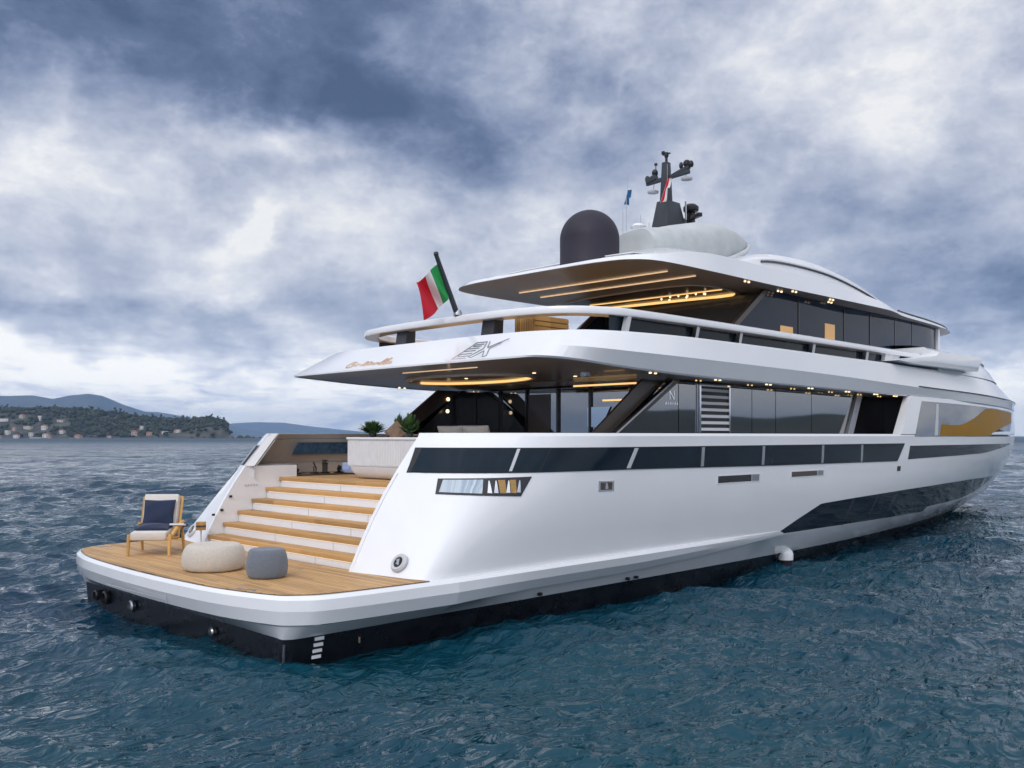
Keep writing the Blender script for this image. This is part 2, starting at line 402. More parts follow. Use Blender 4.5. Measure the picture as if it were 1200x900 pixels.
def lower_row(kind):
    if kind == 'top': S0, zf, of = stern(0, .05), lambda x: .948, lambda x: ledge(x) * .62
    if kind == 'lip': S0, zf, of = stern(0), lambda x: .90, lambda x: ledge(x)
    if kind == 'mid': S0, zf, of = stern(0, -.01), lambda x: lerp(.76, .88, interp(x, [7, 12.2], [0, 1])), lambda x: ledge(x) * 1.05
    if kind == 'crease': S0, zf, of = stern(.14), zc, lambda x: ledge(x) * .75
    if kind == 'step': S0, zf, of = stern(.32), lambda x: zc(x) - .025, lambda x: ledge(x) * .1 - .03 * interp(x, [8, 13], [1, 0])
    if kind == 'boot': S0, zf, of = stern(1.0), lambda x: .37, lambda x: 0
    if kind == 'boot2': S0, zf, of = stern(1.0, .02), lambda x: .37, lambda x: -.015
    if kind == 'water': S0, zf, of = st_wl, lambda x: 0.0, lambda x: -.01
    if kind == 'keel': S0, zf, of = st_kl, lambda x: -.9, lambda x: 0
    pts = [(x, -y, zf(0)) for x, y in catmull(S0, 8)]
    y25 = -pts[-1][1]
    for x in np.linspace(2.5, XM, 10)[1:]:
        z = zf(x); t = (x - 2.5) / (XM - 2.5); y = hb(x, z) + of(x)
        y0 = hb(2.5, zf(2.5)) + of(2.5); pts.append((x, -(y + (y25 - y0) * max(0, 1 - 2.5 * t)), z))
    for i in range(1, NST + 1):
        q = i / NST; z = zf(30); x = XM + (xe(z) - XM) * (1 - (1 - q) ** 1.25); z = zf(x)
        x = XM + (xe(z) - XM) * (1 - (1 - q) ** 1.25); pts.append((x, -max(0, hb(x, z) + (of(x) if q < .9 else 0)), z))
    return pts
NS = 8 * 6 + 1
rows = [lower_row(k) for k in ('top', 'lip', 'mid', 'crease', 'step', 'boot')]
plat = MB(); plat.grid([r[:NS] for r in rows]); plat.mirror()
fan(plat, [(p[0], -p[1], .948) for p in rows[0][:NS]])
platform = plat.build('swim_platform', 'gelcoat', yacht, smooth=13)
hull = MB(); hull.grid([r[NS - 1:] for r in rows])
# upper hull sides with the raked wings
ZR = [.948, 1.0, 1.15, 1.4, 1.75, 2.1, 2.44, 2.8, 3.0, 3.05]
def ucol(i, z):
    x, y = column(i, z, NST); return (x, -y, z)
NC = NAFT + NST
rnd = {3.05: .03}
hull.grid([[(p[0], p[1] + rnd.get(z, 0), p[2]) for p in [ucol(i, z) for i in range(NC)]] for z in ZR])
# ledge along the foot of the side
def base_y(x): return yhull(x, .948)
xs = np.linspace(2.0, 12.15, 60)
def top_y(x): return -float(np.interp(x, [p[0] for p in rows[0][NS - 14:]], [p[1] for p in rows[0][NS - 14:]]))
hull.grid([[(x, -base_y(x) + .01, .949), (x, -max(top_y(x), base_y(x) - .005), .947)] for x in xs])
# bulwark inside and cap
top = np.array([ucol(i, 3.05)[:2] for i in range(NC)]); tg = np.gradient(top, axis=0); tg /= np.linalg.norm(tg, axis=1, keepdims=True)
inn = np.stack([-tg[:, 1], tg[:, 0]], 1)                                   # inward (towards +y) normal of the cap line
nI = int(np.searchsorted(top[:, 0], 19.0))
cap_o = [(top[i][0] + inn[i][0] * .03, top[i][1] + inn[i][1] * .03, 3.052) for i in range(nI)]
cap_i = [(top[i][0] + inn[i][0] * .17, top[i][1] + inn[i][1] * .17, 3.052) for i in range(nI)]
lowx = [ucol(i, 2.42) for i in range(nI)]
mid_i = [(p[0] + inn[i][0] * .17, p[1] + inn[i][1] * .17, 2.42) for i, p in enumerate(lowx)]
low_i = [(p[0], p[1], 2.19) for p in mid_i]
hull.grid([cap_o, cap_i, mid_i, low_i])
hull.add([ucol(0, 2.42), ucol(0, 3.05), mid_i[0], cap_i[0]], [(0, 1, 3, 2)])
# inner wall of the wing beside the steps
hull.prism([(ucol(0, z)[0] + .004, z) for z in np.linspace(.95, 2.42, 12)] + [(3.75, 2.42), (3.75, .95)], 'y', -2.3515, -2.42)
hull.add([(ucol(0, 2.42)[0], -2.36, 2.42), (3.75, -2.36, 2.42), (3.75, -3.4, 2.42), (2.9, -2.85, 2.42)], [(0, 1, 2, 3)])
hull.add([(3.75, -2.36, 2.42), (3.75, -3.6, 2.42), (3.75, -3.6, 2.15), (3.75, -2.36, 2.15)], [(0, 1, 2, 3)])
# full-beam part forward, with its raked pillar
G = []
for z in (3.05, 3.3, 3.6, 3.85, 4.06):
    x0 = lerp(17.80, 18.50, (z - 3.05)); row = []
    for q in np.linspace(0, 1, 50):
        x = x0 + (xe(z) - x0) * (1 - (1 - q) ** 1.25); row.append((x, -hb(x, z), z))
    G.append(row)
hull.grid(G); hull.add([(17.8, -4.05, 3.05), (18.5, -4.0, 4.06), (18.5, -3.82, 4.06), (17.8, -3.82, 3.05)], [(0, 1, 2, 3)])
hull.mirror()
fan(hull, [(x, hb(x, 4.05) - .02, 4.06) for x in np.linspace(18.6, 37.3, 40)])
hull_o = hull.build('hull', 'gelcoat', yacht, smooth=18)
bl = MB(); bl.grid([lower_row('boot2'), lower_row('water'), lower_row('keel')]); bl.mirror()
keel = bl.build('underwater_hull', 'bottom_paint', yacht)
# stern gear on the black transom
for y, r in ((2.75, .09), (2.35, .12), (1.25, .10), (-1.55, .07)):
    m = MB(); m.lathe([(r, 0), (r, .05), (r * .75, .07), (r * .7, .02)], seg=20); o = m.build('transom_fitting', 'black_metal' if y > 2 else 'steel', keel)
    o.location = (-.005, y, .2); o.rotation_euler = (0, R_(-90), 0)
for i in range(4):
    m = MB(); m.box((.50, -3.478 + .026 * i, .325 - i * .085), (.14, .014, .045), rot=-.02); m.build('draft_mark', 'gelcoat', keel)
m = MB(); m.box((1.15, -3.44, .2), (.03, .05, .08)); m.build('hull_fitting', 'gold', keel)
m = MB(); m.bar((.02, -3.40, .30), (.03, -3.36, .06), .03, .02); m.build('zinc_strip', 'steel', keel)
# teak on the platform
po = [(-.455, 0), (-.435, .95), (-.345, 2.22), (-.125, 3.2), (.11, 3.545), (.6, 3.76), (2.03, 3.90)]
pl = [tuple(p) for p in catmull(po, 6)]
inner = [(1.93, 3.4), (1.84, 2.9), (1.74, 2.35), (1.86, 2.3)]
poly = [(x, -y) for x, y in pl] + [(x, -y) for x, y in inner] + [(x, y) for x, y in inner[::-1]] + [(x, y) for x, y in pl[::-1][:-1]]
td = MB(); td.prism(poly, 'z', .948, .962); td.build('platform_deck', 'teak_deck', platform)
m = MB(); m.prism([(x - .012 if x < 0 else x, y * 1.004) for x, y in poly], 'z', .946, .956); m.build('deck_margin', 'brown_panel', platform)
for c, r in (((-.17, -2.75), .3), ((.35, 3.45), 1.2)):
    m = MB(); m.box((c[0], c[1], .963), (.05, .34, .008), rot=r); m.box((c[0], c[1], .968), (.02, .3, .006), rot=r); m.build('deck_plate', 'steel', platform)
for (x0, y0, z0), (x1, y1, z1) in (((-.478, -1.05, .86), (-.478, -1.05, .60)), ((-.545, .95, .66), (-.478, -1.05, .655))):
    m = MB(); m.bar((x0 - .012, y0, z0), (x1 - .012, y1, z1), .008, .008); m.build('hatch_seam', 'gelcoat_grey', platform)
# ring fairlead in each wing's foot, and a cleat
for s in (-1, 1):
    m = MB(); m.lathe([(.075, .0), (.085, .03), (.12, .035), (.145, .01), (.145, -.02), (.07, -.02)], seg=32); f = m.build('fairlead', 'gelcoat_grey', yacht)
    f.location = (1.985, s * 3.27, 1.16); f.rotation_euler = (0, R_(-90 + 32), s * R_(-6))
    m = MB(); m.lathe([(.1, .012), (.1, .02)], seg=28); m.build('fairlead_opening', 'black_metal', f)
    m = MB(); m.prism([(-.05, -.045), (.055, -.01), (.03, .05), (.0, .015), (-.03, .03)], 'z', .02, .034); m.build('roller', 'steel', f)
m = MB(); m.bar((2.02, 3.93, 1.05), (2.12, 3.93, 1.22), .04); m.bar((1.96, 3.93, 1.18), (2.2, 3.93, 1.2), .045); m.box((2.03, 3.93, .99), (.12, .09, .1)); m.build('mooring_cleat', 'black_metal', yacht)
for z, x in ((1.52, 1.95), (1.60, 2.12), (1.85, 2.3)):
    m = MB(); m.box((x, 2.335, z), (.05, .03, .04)); m.build('wall_light', 'black_metal', yacht)

# ---- steps up to the main deck
stair = MB()
for n in range(6):
    x = 1.87 + .3 * n; zt = 1.105 + .21 * n if n < 5 else 2.14
    stair.box((x + .6, 0, (zt + .94) / 2 - .002 * n), (1.2, 4.69 - .004 * n, zt - .94))
stair_o = stair.build('staircase', 'gelcoat', yacht, bevel=.004)
for n in range(6):
    x = 1.84 + .3 * n; zt = 1.155 + .21 * n if n < 5 else 2.19
    m = MB(); m.box((x + .165, 0, zt - .037), (.33, 4.68, .072)); m.build('tread', 'teak_trim', stair_o, bevel=.008)
    m = MB(); m.box((x + .026, 0, zt - .082), (.012, 4.5, .014)); m.build('step_light', 'step_glow', stair_o)
    for y in (-1.25, .55):
        m = MB(); m.box((x + .028, y - .3 * n * .2, zt - .13), (.004, .012, .15)); m.build('riser_joint', 'gelcoat_grey', stair_o)
# main deck floor
dk = MB(); fan(dk, [(x, min(yhull(x, 3.05) - .12, 3.9), 2.186) for x in np.linspace(3.42, 18.5, 30)]); dk.build('main_deck', 'teak_trim', yacht)
# taupe lining inside the bulwarks
for s in (1, -1):
    m = MB(); ii = [i for i in range(nI) if cap_i[i][0] < 9.5]; jj = [i for i in ii if mid_i[i][0] > 3.7]
    def lin_pt(i, z, d):
        t = max(0, (z - 2.42) / .632); p = [lerp(mid_i[i][q], cap_i[i][q], t) for q in (0, 1)]
        return (p[0] + inn[i][0] * d, s * (p[1] + inn[i][1] * d), z)
    m.slab([[lin_pt(i, z, .012) for i in jj] for z in (2.2, 2.40)], -.006, .006)
    m.slab([[lin_pt(i, z, d) for i in ii] for z, d in ((2.43, .02), (2.46, .035), (2.93, .035))], -.006, .006)
    m.slab([[lin_pt(i, z, .02) for i in ii] for z in (2.95, 3.045)], -.006, .006); lin = m.build('bulwark_lining', 'taupe', yacht)
    cy = lambda x: float(np.interp(x, [p[0] for p in cap_i], [p[1] for p in cap_i]))
    m = MB(); G = [[(lerp(4.52, 4.30, t) + (6.6 - 4.4) * u, s * (cy(lerp(4.52, 4.30, t) + 2.2 * u) + .052), lerp(2.86, 2.60, t)) for u in np.linspace(0, 1, 10)] for t in (0, 1)]
    m.slab(G, -.006, .006); m.build('lining_window', 'sea_glass', lin)
    m = MB(); m.box((3.86, s * 3.28, 2.33), (.1, .06, .05), rot=s * .8); m.build('courtesy_light', 'led_white', lin)

# ---- glass let into the hull, each pane conforming to the side
def hull_patch(mb, lo, up, n=24, t0=-.02, t1=.006, s=-1, nv=4):
    lo, up = np.array(lo, float), np.array(up, float)
    def rs(P):
        d = np.r_[0, np.cumsum(np.linalg.norm(np.diff(P, axis=0), axis=1))]; q = np.linspace(0, d[-1], n)
        q = np.unique(np.r_[q]); return np.stack([np.interp(q, d, P[:, 0]), np.interp(q, d, P[:, 1])], 1)
    A, B = rs(lo), rs(up)
    G = [[(lerp(a[0], b[0], t), s * yhull(lerp(a[0], b[0], t), lerp(a[1], b[1], t)), lerp(a[1], b[1], t)) for a, b in zip(A, B)] for t in np.linspace(0, 1, nv)]
    G = np.array(G)
    if s > 0: t0, t1 = -t1, -t0
    return mb.slab(G, -t1, -t0)
cuts = [(2.71, 2.98), (3.74, 4.00), (4.27, 4.56), (6.34, 6.57), (8.58, 8.62), (10.80, 10.84), (13.40, 13.44), (15.41, 15.45), (17.50, 17.95)]
def zl(x): return interp(x, [2.8, 6.5, 11, 17.5, 18.2, 24.6, 29.2], [2.44, 2.435, 2.395, 2.365, 2.39, 2.46, 2.71])
for s in (-1, 1):
    m = MB(); hull_patch(m, [(x, zl(x) - .012) for x in np.r_[np.linspace(2.69, 4.5, 30), np.linspace(4.6, 17.54, 50)]], [(x, 2.812) for x in np.r_[np.linspace(2.96, 4.7, 30), np.linspace(4.8, 18.0, 50)]], n=130, t1=.012, s=s)
    band = m.build('window_band', 'black_metal', hull_o)
    for (a0, a1), (b0, b1) in zip(cuts[:-1], cuts[1:]):
        g = .012
        m = MB(); hull_patch(m, [(x, zl(x)) for x in np.linspace(a0 + g, b0 - g, 8)], [(x, 2.80) for x in np.linspace(a1 + g, b1 - g, 8)], n=22, t1=.016, s=s)
        m.build('hull_window', 'strip_glass', band)
    for a0, a1, mt, w in ((3.74, 4.00, 'gelcoat_grey', .025), (6.34, 6.57, 'gelcoat_grey', .05), (8.58, 8.62, 'steel', .05), (10.80, 10.84, 'steel', .05), (13.40, 13.44, 'steel', .05), (15.41, 15.45, 'steel', .05)):
        m = MB(); hull_patch(m, [(a0 - w, zl(a0) + .01), (a0 + w, zl(a0) + .01)], [(a1 - w, 2.79), (a1 + w, 2.79)], n=3, t1=.024, s=s); m.build('window_mullion', mt, band)
    m = MB(); lo = [(18.22, 2.39)] + [(x, zl(x)) for x in np.linspace(19, 29.1, 16)]; up = [(x, 2.745) for x in np.linspace(18.36, 29.3, 17)]
    hull_patch(m, lo, up, n=40, s=s, t1=.006); m.build('forward_hull_window', 'strip_glass', hull_o)
    # long low window running to the bow
    up = [(11.72, .90), (12.57, 1.17), (13.56, 1.46), (15.2, 1.51), (18.3, 1.58), (21.7, 1.63), (24.6, 1.65), (27.6, 1.62), (28.7, 1.575)]
    lo = [(11.84, .885), (15.6, .875), (19.2, .845), (20.85, .825), (21.0, .97), (24.7, 1.0), (26.5, 1.12), (27.6, 1.23), (28.4, 1.42), (28.7, 1.57)]
    m = MB(); hull_patch(m, lo, up, n=100, s=s, t1=.006, nv=8); lw = m.build('bow_window', 'strip_glass', hull_o)
    for x in (14.9, 16.3, 17.5):
        m = MB(); hull_patch(m, [(x, .87), (x + .10, .87)], [(x + .25, 1.5), (x + .35, 1.5)], n=3, s=s, t1=.010); m.build('window_mullion', 'dark_panel', lw)
    # polished mooring recess with fittings
    m = MB(); hull_patch(m, [(2.72, 2.12), (3.84, 2.07)], [(2.86, 2.345), (4.10, 2.365)], n=14, s=s, t1=.012); rec = m.build('mooring_recess', 'dark_panel', hull_o)
    m = MB(); hull_patch(m, [(2.76, 2.145), (3.20, 2.125)], [(2.89, 2.325), (3.30, 2.33)], n=8, s=s, t1=.016); m.build('recess_mirror', 'mirror_glass', rec)
    m = MB(); hull_patch(m, [(3.22, 2.12), (3.83, 2.09)], [(3.33, 2.33), (4.06, 2.345)], n=8, s=s, t1=.016); m.build('recess_opening', 'dark_panel', rec)
    for a, b, mt in ((3.47, 3.58, 'light_wood'), (3.66, 3.76, 'light_wood')):
        m = MB(); hull_patch(m, [(a, 2.125), (b, 2.12)], [(a + .03, 2.32), (b + .03, 2.32)], n=3, s=s, t1=.020); m.build('recess_panel', mt, rec)
    for a in (3.31, 3.41, 3.61, 3.80):
        m = MB(); hull_patch(m, [(a - .035, 2.13), (a + .035, 2.125)], [(a + .05, 2.31), (a + .065, 2.31)], n=3, s=s, t1=.022); m.build('fairlead_post', 'chrome', rec)
    m = MB(); hull_patch(m, [(5.58, 2.075), (5.98, 2.07)], [(5.58, 2.25), (5.98, 2.245)], n=4, s=s, t1=.008); a = m.build('hull_port', 'chrome', hull_o)
    m = MB(); hull_patch(m, [(5.63, 2.10), (5.93, 2.095)], [(5.63, 2.225), (5.93, 2.22)], n=4, s=s, t1=.012); m.build('port_opening', 'brown_panel', a)
    m = MB(); hull_patch(m, [(5.74, 2.11), (5.82, 2.11)], [(5.76, 2.21), (5.80, 2.21)], n=3, s=s, t1=.018); m.build('roller', 'chrome', a)
    for x0, x1, z0, z1, mt in ((9.17, 10.70, 2.085, 2.22, 'dark_panel'), (12.05, 13.50, 2.115, 2.225, 'brown_panel')):
        m = MB(); hull_patch(m, [(x0 - .05, z0 - .02), (x1 + .05, z0 - .02)], [(x0 - .05, z1 + .02), (x1 + .05, z1 + .02)], n=4, s=s, t1=.006); a = m.build('freeing_port', 'gelcoat', hull_o)
        m = MB(); hull_patch(m, [(x0, z0), (x1 - .3, z0)], [(x0, z1), (x1 - .3, z1)], n=4, s=s, t1=.009); m.build('port_opening', mt, a)
        m = MB(); hull_patch(m, [(x1 - .28, z0), (x1, z0)], [(x1 - .28, z1), (x1, z1)], n=3, s=s, t1=.010); m.build('port_flap', 'steel', a)
    m = MB(); hull_patch(m, [(17.57, 2.10), (17.77, 2.10)], [(17.57, 2.22), (17.77, 2.22)], n=3, s=s, t1=.01); m.build('scupper', 'black_metal', hull_o)
    for x in (4.6, 6.9, 7.15):
        m = MB(); m.box((x, s * (hb(x, .45) + .02), .43), (.06, .06, .05)); m.build('drain', 'black_metal', hull_o)
    # stabiliser housing at the waterline
    m = MB(); m.lathe([(.17, 0), (.175, .12), (.15, .20), (.09, .26), (.02, .28)], seg=20, sy=1); o = m.build('outlet_cover', 'gelcoat', hull_o); o.location = (12.85, s * 3.46, .20)
    m = MB(); m.lathe([(.15, -.3), (.165, .0)], seg=20); o2 = m.build('outlet_pipe', 'black_metal', o)

# ---- upper deck band
def fb(x, Y, x0, tip, p): return 0.0 if x >= tip else (Y if x <= x0 else Y * (1 - ((x - x0) / (tip - x0)) ** p))
BX = [23.5, 27, 30, 33, 35.3, 36.8]
def ring(P, k=6):
    P = [(p[0], p[1], p[2]) for p in P]; return [(q[0], max(0, q[1]), q[2]) for q in catmull(P, k)]
u_bot = ring([(4.33, 0, 4.28), (4.34, 1.6, 4.28), (4.38, 3.05, 4.28), (4.50, 3.62, 4.28), (5.2, 3.85, 4.255), (6.6, 3.90, 4.185), (9, 3.92, 4.125), (14, 3.93, 4.09), (19, 3.92, 4.05)] + [(x, hb(x, 4.05) + .01, 4.05 - .012 * (x - 19)) for x in BX] + [(37.4, 0, 3.83)])
u_lip = [(p[0], p[1] + (.03 if p[1] > .5 else 0), p[2] + .03) for p in u_bot]
u_cre = ring([(4.60, 0, 4.50), (4.61, 1.55, 4.50), (4.64, 2.86, 4.50), (4.78, 3.52, 4.50), (5.35, 3.90, 4.49), (6.6, 4.02, 4.475), (9, 4.05, 4.46), (14, 4.05, 4.41), (19, 4.03, 4.31)] + [(x, hb(x, 4.05) + .08 * (1 if x < 33 else .5), 4.31 - .012 * (x - 19)) for x in BX] + [(37.5, 0, 4.1)])
TIP = [23.2, 26.3, 29.0, 31.4, 33.2, 34.0]
u_top = ring([(5.00, 0, 4.80), (5.0, 1.5, 4.80), (5.03, 2.6, 4.79), (5.22, 3.22, 4.79), (5.9, 3.66, 4.82), (7.2, 3.84, 4.85), (9, 3.95, 4.86), (14, 3.97, 4.86), (19, 3.95, 4.85)] + [(x, fb(x, 3.95, 17, 34.3, 3.3), 4.84) for x in TIP] + [(34.3, 0, 4.84)])
u_cap = [(p[0] + .02, max(0, p[1] - .02), p[2] + .015) for p in u_top]
def inset(r, d, dz=0, dx=None):
    a = np.array([(p[0], p[1]) for p in r]); t = np.gradient(a, axis=0); t /= np.maximum(np.linalg.norm(t, axis=1, keepdims=True), 1e-9)
    n = np.stack([t[:, 1], -t[:, 0]], 1)
    return [(q[0] + m_[0] * d, max(0, q[1] + m_[1] * d), p[2] + dz) for p, q, m_ in zip(r, a, n)]
u_in = inset(u_cap, .2); u_low = [(p[0], p[1], 4.52) for p in u_in]
b = MB(); b.grid([u_bot, u_lip, u_cre, u_top, u_cap, u_in, u_low]); b.mirror(); ud = b.build('upper_deck_band', 'gelcoat', yacht, smooth=13)
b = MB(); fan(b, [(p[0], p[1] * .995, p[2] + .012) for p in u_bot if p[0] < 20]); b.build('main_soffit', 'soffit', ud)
b = MB(); fan(b, [(p[0], p[1], 4.53) for p in u_low]); b.build('upper_deck_floor', 'teak_trim', ud)
# dark joint line on the forward flank
for s in (-1, 1):
    L = [(p[0], s * (p[1] + .008), p[2] + .03) for p in u_cre if p[0] > 18.2 and p[0] < 36]
    m = MB(); m.tube(L, .018, 6); m.build('joint_line', 'dark_panel', ud)
# forward coaming
def crow(z, Y, tip, x0=20.6, xk=17.0, p=3.4): return [(x, fb(x, Y, xk, tip, p), z) for x in x0 + (tip - x0) * (1 - (1 - np.linspace(0, 1, 40)) ** 1.6)]
b = MB(); cr = [crow(4.83, 3.96, 34.3), crow(5.15, 3.90, 33.5), crow(5.38, 3.78, 32.7), crow(5.54, 3.55, 31.8), crow(5.62, 3.2, 30.8, xk=16)]
b.grid(cr); b.mirror(); fan(b, cr[-1], crown=.1)
b.prism([(-3.96, 4.83), (-3.9, 5.15), (-3.78, 5.38), (-3.55, 5.54), (3.55, 5.54), (3.78, 5.38), (3.9, 5.15), (3.96, 4.83)], 'x', 20.58, 20.61)
coam = b.build('forward_coaming', 'gelcoat', ud)
for s in (-1, 1):
    for a, c in (((27.6, 2.72, 5.47), (28.6, 2.5, 5.45)), ((29.3, 2.25, 5.44), (30.2, 1.9, 5.42))):
        m = MB(); m.bar((a[0], s * a[1], a[2]), (c[0], s * c[1], c[2]), .05, .12); m.build('fairlead_slot', 'black_metal', coam)
    m = MB(); m.bar((24.3, s * 3.62, 5.0), (24.6, s * 3.6, 4.98), .06, .05); m.build('hull_fitting', 'steel', coam)
    m = MB(); m.prism([(17.4, 4.95), (19.9, 5.22), (20.1, 5.335), (22.6, 5.375), (23.3, 5.34), (23.42, 5.26), (23.1, 4.93), (18.4, 4.90)], 'y', s * 4.16, s * 2.85); m.build('bridge_wing', 'gelcoat', ud, bevel=.018)
# handrail cap along the upper deck, carried on dark posts
rl = catmull([(5.40, 0), (5.42, 1.2), (5.50, 2.1), (5.74, 2.82), (6.32, 3.36), (7.5, 3.62), (12, 3.68), (17, 3.68), (20.6, 3.66)], 7)
rt = np.gradient(rl, axis=0); rt /= np.linalg.norm(rt, axis=1, keepdims=True); rn = np.stack([rt[:, 1], -rt[:, 0]], 1); 
sec = [(0.0, 5.235), (.012, 5.185), (.03, 5.172), (.30, 5.165), (.325, 5.185), (.32, 5.30), (.29, 5.322), (.05, 5.315), (.02, 5.295), (0.0, 5.235)]
b = MB(); b.grid([[(p[0] + n[0] * d, p[1] + n[1] * d, z) for p, n in zip(rl, rn)] for d, z in sec]); b.mirror(); rail = b.build('handrail', 'gelcoat', ud)
for x, y, w, mt in ((5.66, 1.28, .34, 'strip_glass'), (5.66, -1.34, .34, 'strip_glass')):
    m = MB(); m.prism([(x - .16, 4.60), (x + .12, 4.60), (x + .16, 5.18), (x - .06, 5.18)], 'y', y - w / 2, y + w / 2); m.build('rail_post', 'mast_paint', rail)
for s in (-1, 1):
    for x, w, mt in ((6.9, .1, 'gelcoat_grey'), (9.1, .1, 'steel'), (10.7, .1, 'steel'), (13.9, .12, 'steel'), (16.75, .14, 'steel'), (17.9, .9, 'gelcoat')):
        m = MB(); m.prism([(x - .1, 4.60), (x + w - .1, 4.60), (x + w + .08, 5.18), (x + .08, 5.18)], 'y', s * 3.46, s * 3.56); m.build('rail_post', mt, rail)
    m = MB(); m.box((12.3, s * 3.42, 4.88), (11.4, .012, .58)); m.build('rail_glass', 'strip_glass', rail)

# ---- main deck saloon
sal = MB(); sal.box((13.2, 0, 3.15), (7.4, 6.2, 1.93)); sal_o = sal.build('saloon', 'dark_panel', yacht)
b = MB(); b.box((9.42, 0, 3.15), (.05, 6.2, 1.9)); bulk = b.build('saloon_doors', 'glass', sal_o)
for y in (2.25, 1.35, .35, -.62, -1.75, -2.7):
    m = MB(); m.box((9.37, y, 3.15), (.06, .05, 1.9)); m.build('door_frame', 'dark_panel', bulk)
m = MB(); m.prism([(-.55, 3.2), (-.55, 3.64), (-1.2, 3.64), (-.95, 3.2)], 'x', 9.36, 9.375); m.build('sky_mirror', 'mirror_glass', bulk)  # mirror plate added to stand for bright sky seen through the saloon
m = MB(); m.box((9.385, .95, 3.1), (.01, .7, 1.75)); m.build('curtain', 'brown_panel', bulk)
for y0, y1, x, z in ((-.95, -2.6, 8.45, 4.06), (-1.0, -1.55, 9.36, 3.78)):
    m = MB(); m.box((x, (y0 + y1) / 2, z), (.04, abs(y1 - y0), .035)); m.build('ceiling_strip', 'led', sal_o)
bxs = [7.2, 9.05, 9.68, 10.9, 11.84, 12.87, 14.58, 16.5]
def edge_x(z): return 7.2 + (z - 3.08) * 1.72
for s in (-1, 1):
    gp = MB(); zt = 4.095
    gp.prism([(edge_x(2.2), 2.2), (edge_x(zt), zt), (17.0, zt), (15.95, 2.2)], 'y', s * 3.17, s * 3.12); gw = gp.build('saloon_side', 'dark_panel', sal_o)
    for i, (a, c) in enumerate(zip(bxs[:-1], bxs[1:])):
        g = .012
        if i == 0: P = [(edge_x(2.3) + .06, 2.3), (edge_x(4.07) + .1, 4.07), (c - g, 4.07), (c - g, 2.3)]
        elif i == 6: P = [(a + g, 2.3), (a + g, 4.07), (16.80, 4.07), (15.9, 2.3)]
        else: P = [(a + g, 2.3), (a + g, 4.07), (c - g, 4.07), (c - g, 2.3)]
        m = MB(); m.prism(P, 'y', s * 3.165, s * 3.2); m.build('saloon_window', 'glass', gw)
    m = MB(); m.prism([(edge_x(2.2) - .10, 2.2), (edge_x(4.12) - .10, 4.12), (edge_x(4.12) + .09, 4.12), (edge_x(2.2) + .05, 2.2)], 'y', s * 3.10, s * 3.24); fr = m.build('window_frame', 'dark_panel', gw)
    m = MB(); m.bar((edge_x(2.4) - .115, s * 3.245, 2.4), (edge_x(4.1) - .115, s * 3.245, 4.1), .02, .03); m.build('frame_trim', 'gelcoat_grey', fr)
    m = MB(); m.prism([(6.3, 2.2), (6.55, 3.05), (8.05, 4.1), (8.75, 4.1), (7.0, 2.9), (5.7, 2.2)], 'y', s * 3.02, s * 3.08); m.build('wing_panel', 'brown_panel', gw)
    m = MB(); m.prism([(16.05, 2.2), (17.05, 4.11), (17.35, 4.11), (16.35, 2.2)], 'y', s * 3.05, s * 3.22); m.build('end_pillar', 'gelcoat_grey', gw)
    m = MB(); m.box((18.6, s * 2.9, 3.15), (3.4, .06, 1.95)); m.box((19.4, s * 3.37, 3.12), (.06, 0.9, 1.85)); m.build('side_door', 'dark_panel', sal_o)
    # louvred air grille standing proud of the glass
    m = MB(); m.box((9.75, s * 3.22, 3.56), (.05, .07, .98)); m.box((10.86, s * 3.22, 3.56), (.05, .07, .98)); m.box((10.3, s * 3.22, 4.055), (1.16, .07, .03)); gr = m.build('air_grille', 'chrome', gw)
    for k in range(7):
        m = MB(); m.box((10.3, s * 3.225, 3.95 - k * .135), (1.06, .012, .062), tilt=('X', s * .30)); m.build('louvre', 'gelcoat', gr)
    m = MB(); m.box((10.3, s * 3.207, 3.55), (1.05, .012, .96)); m.build('grille_back', 'black_metal', gr)
    # forward full-beam window
    def fz(x): return interp(x, [18.6, 22.6, 26, 29.7], [3.955, 3.935, 3.90, 3.855])
    m = MB(); hull_patch(m, [(x, 2.985) for x in np.linspace(18.66, 28.6, 30)], [(x, fz(x)) for x in np.linspace(19.25, 29.7, 30)], n=60, s=s, t1=.006); fw = m.build('forward_window', 'glass', hull_o)
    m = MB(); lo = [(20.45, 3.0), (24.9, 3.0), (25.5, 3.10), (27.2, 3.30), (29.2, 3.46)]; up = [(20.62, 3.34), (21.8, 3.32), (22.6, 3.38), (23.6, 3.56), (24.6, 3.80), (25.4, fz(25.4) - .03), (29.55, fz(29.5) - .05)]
    up = [tuple(p) for p in catmull(up, 5)]; lo = [tuple(p) for p in catmull(lo, 5)]; hull_patch(m, lo, up, n=60, s=s, t1=.011); m.build('amber_reflection', 'amber_reflection_paint', fw)  # solid amber shape painted on the glass in place of a yellow reflection
    m = MB(); hull_patch(m, [(20.05, 3.02), (20.28, 3.02)], [(20.3, 3.9), (20.46, 3.9)], n=4, s=s, t1=.011); m.build('window_mullion', 'gelcoat_grey', fw)

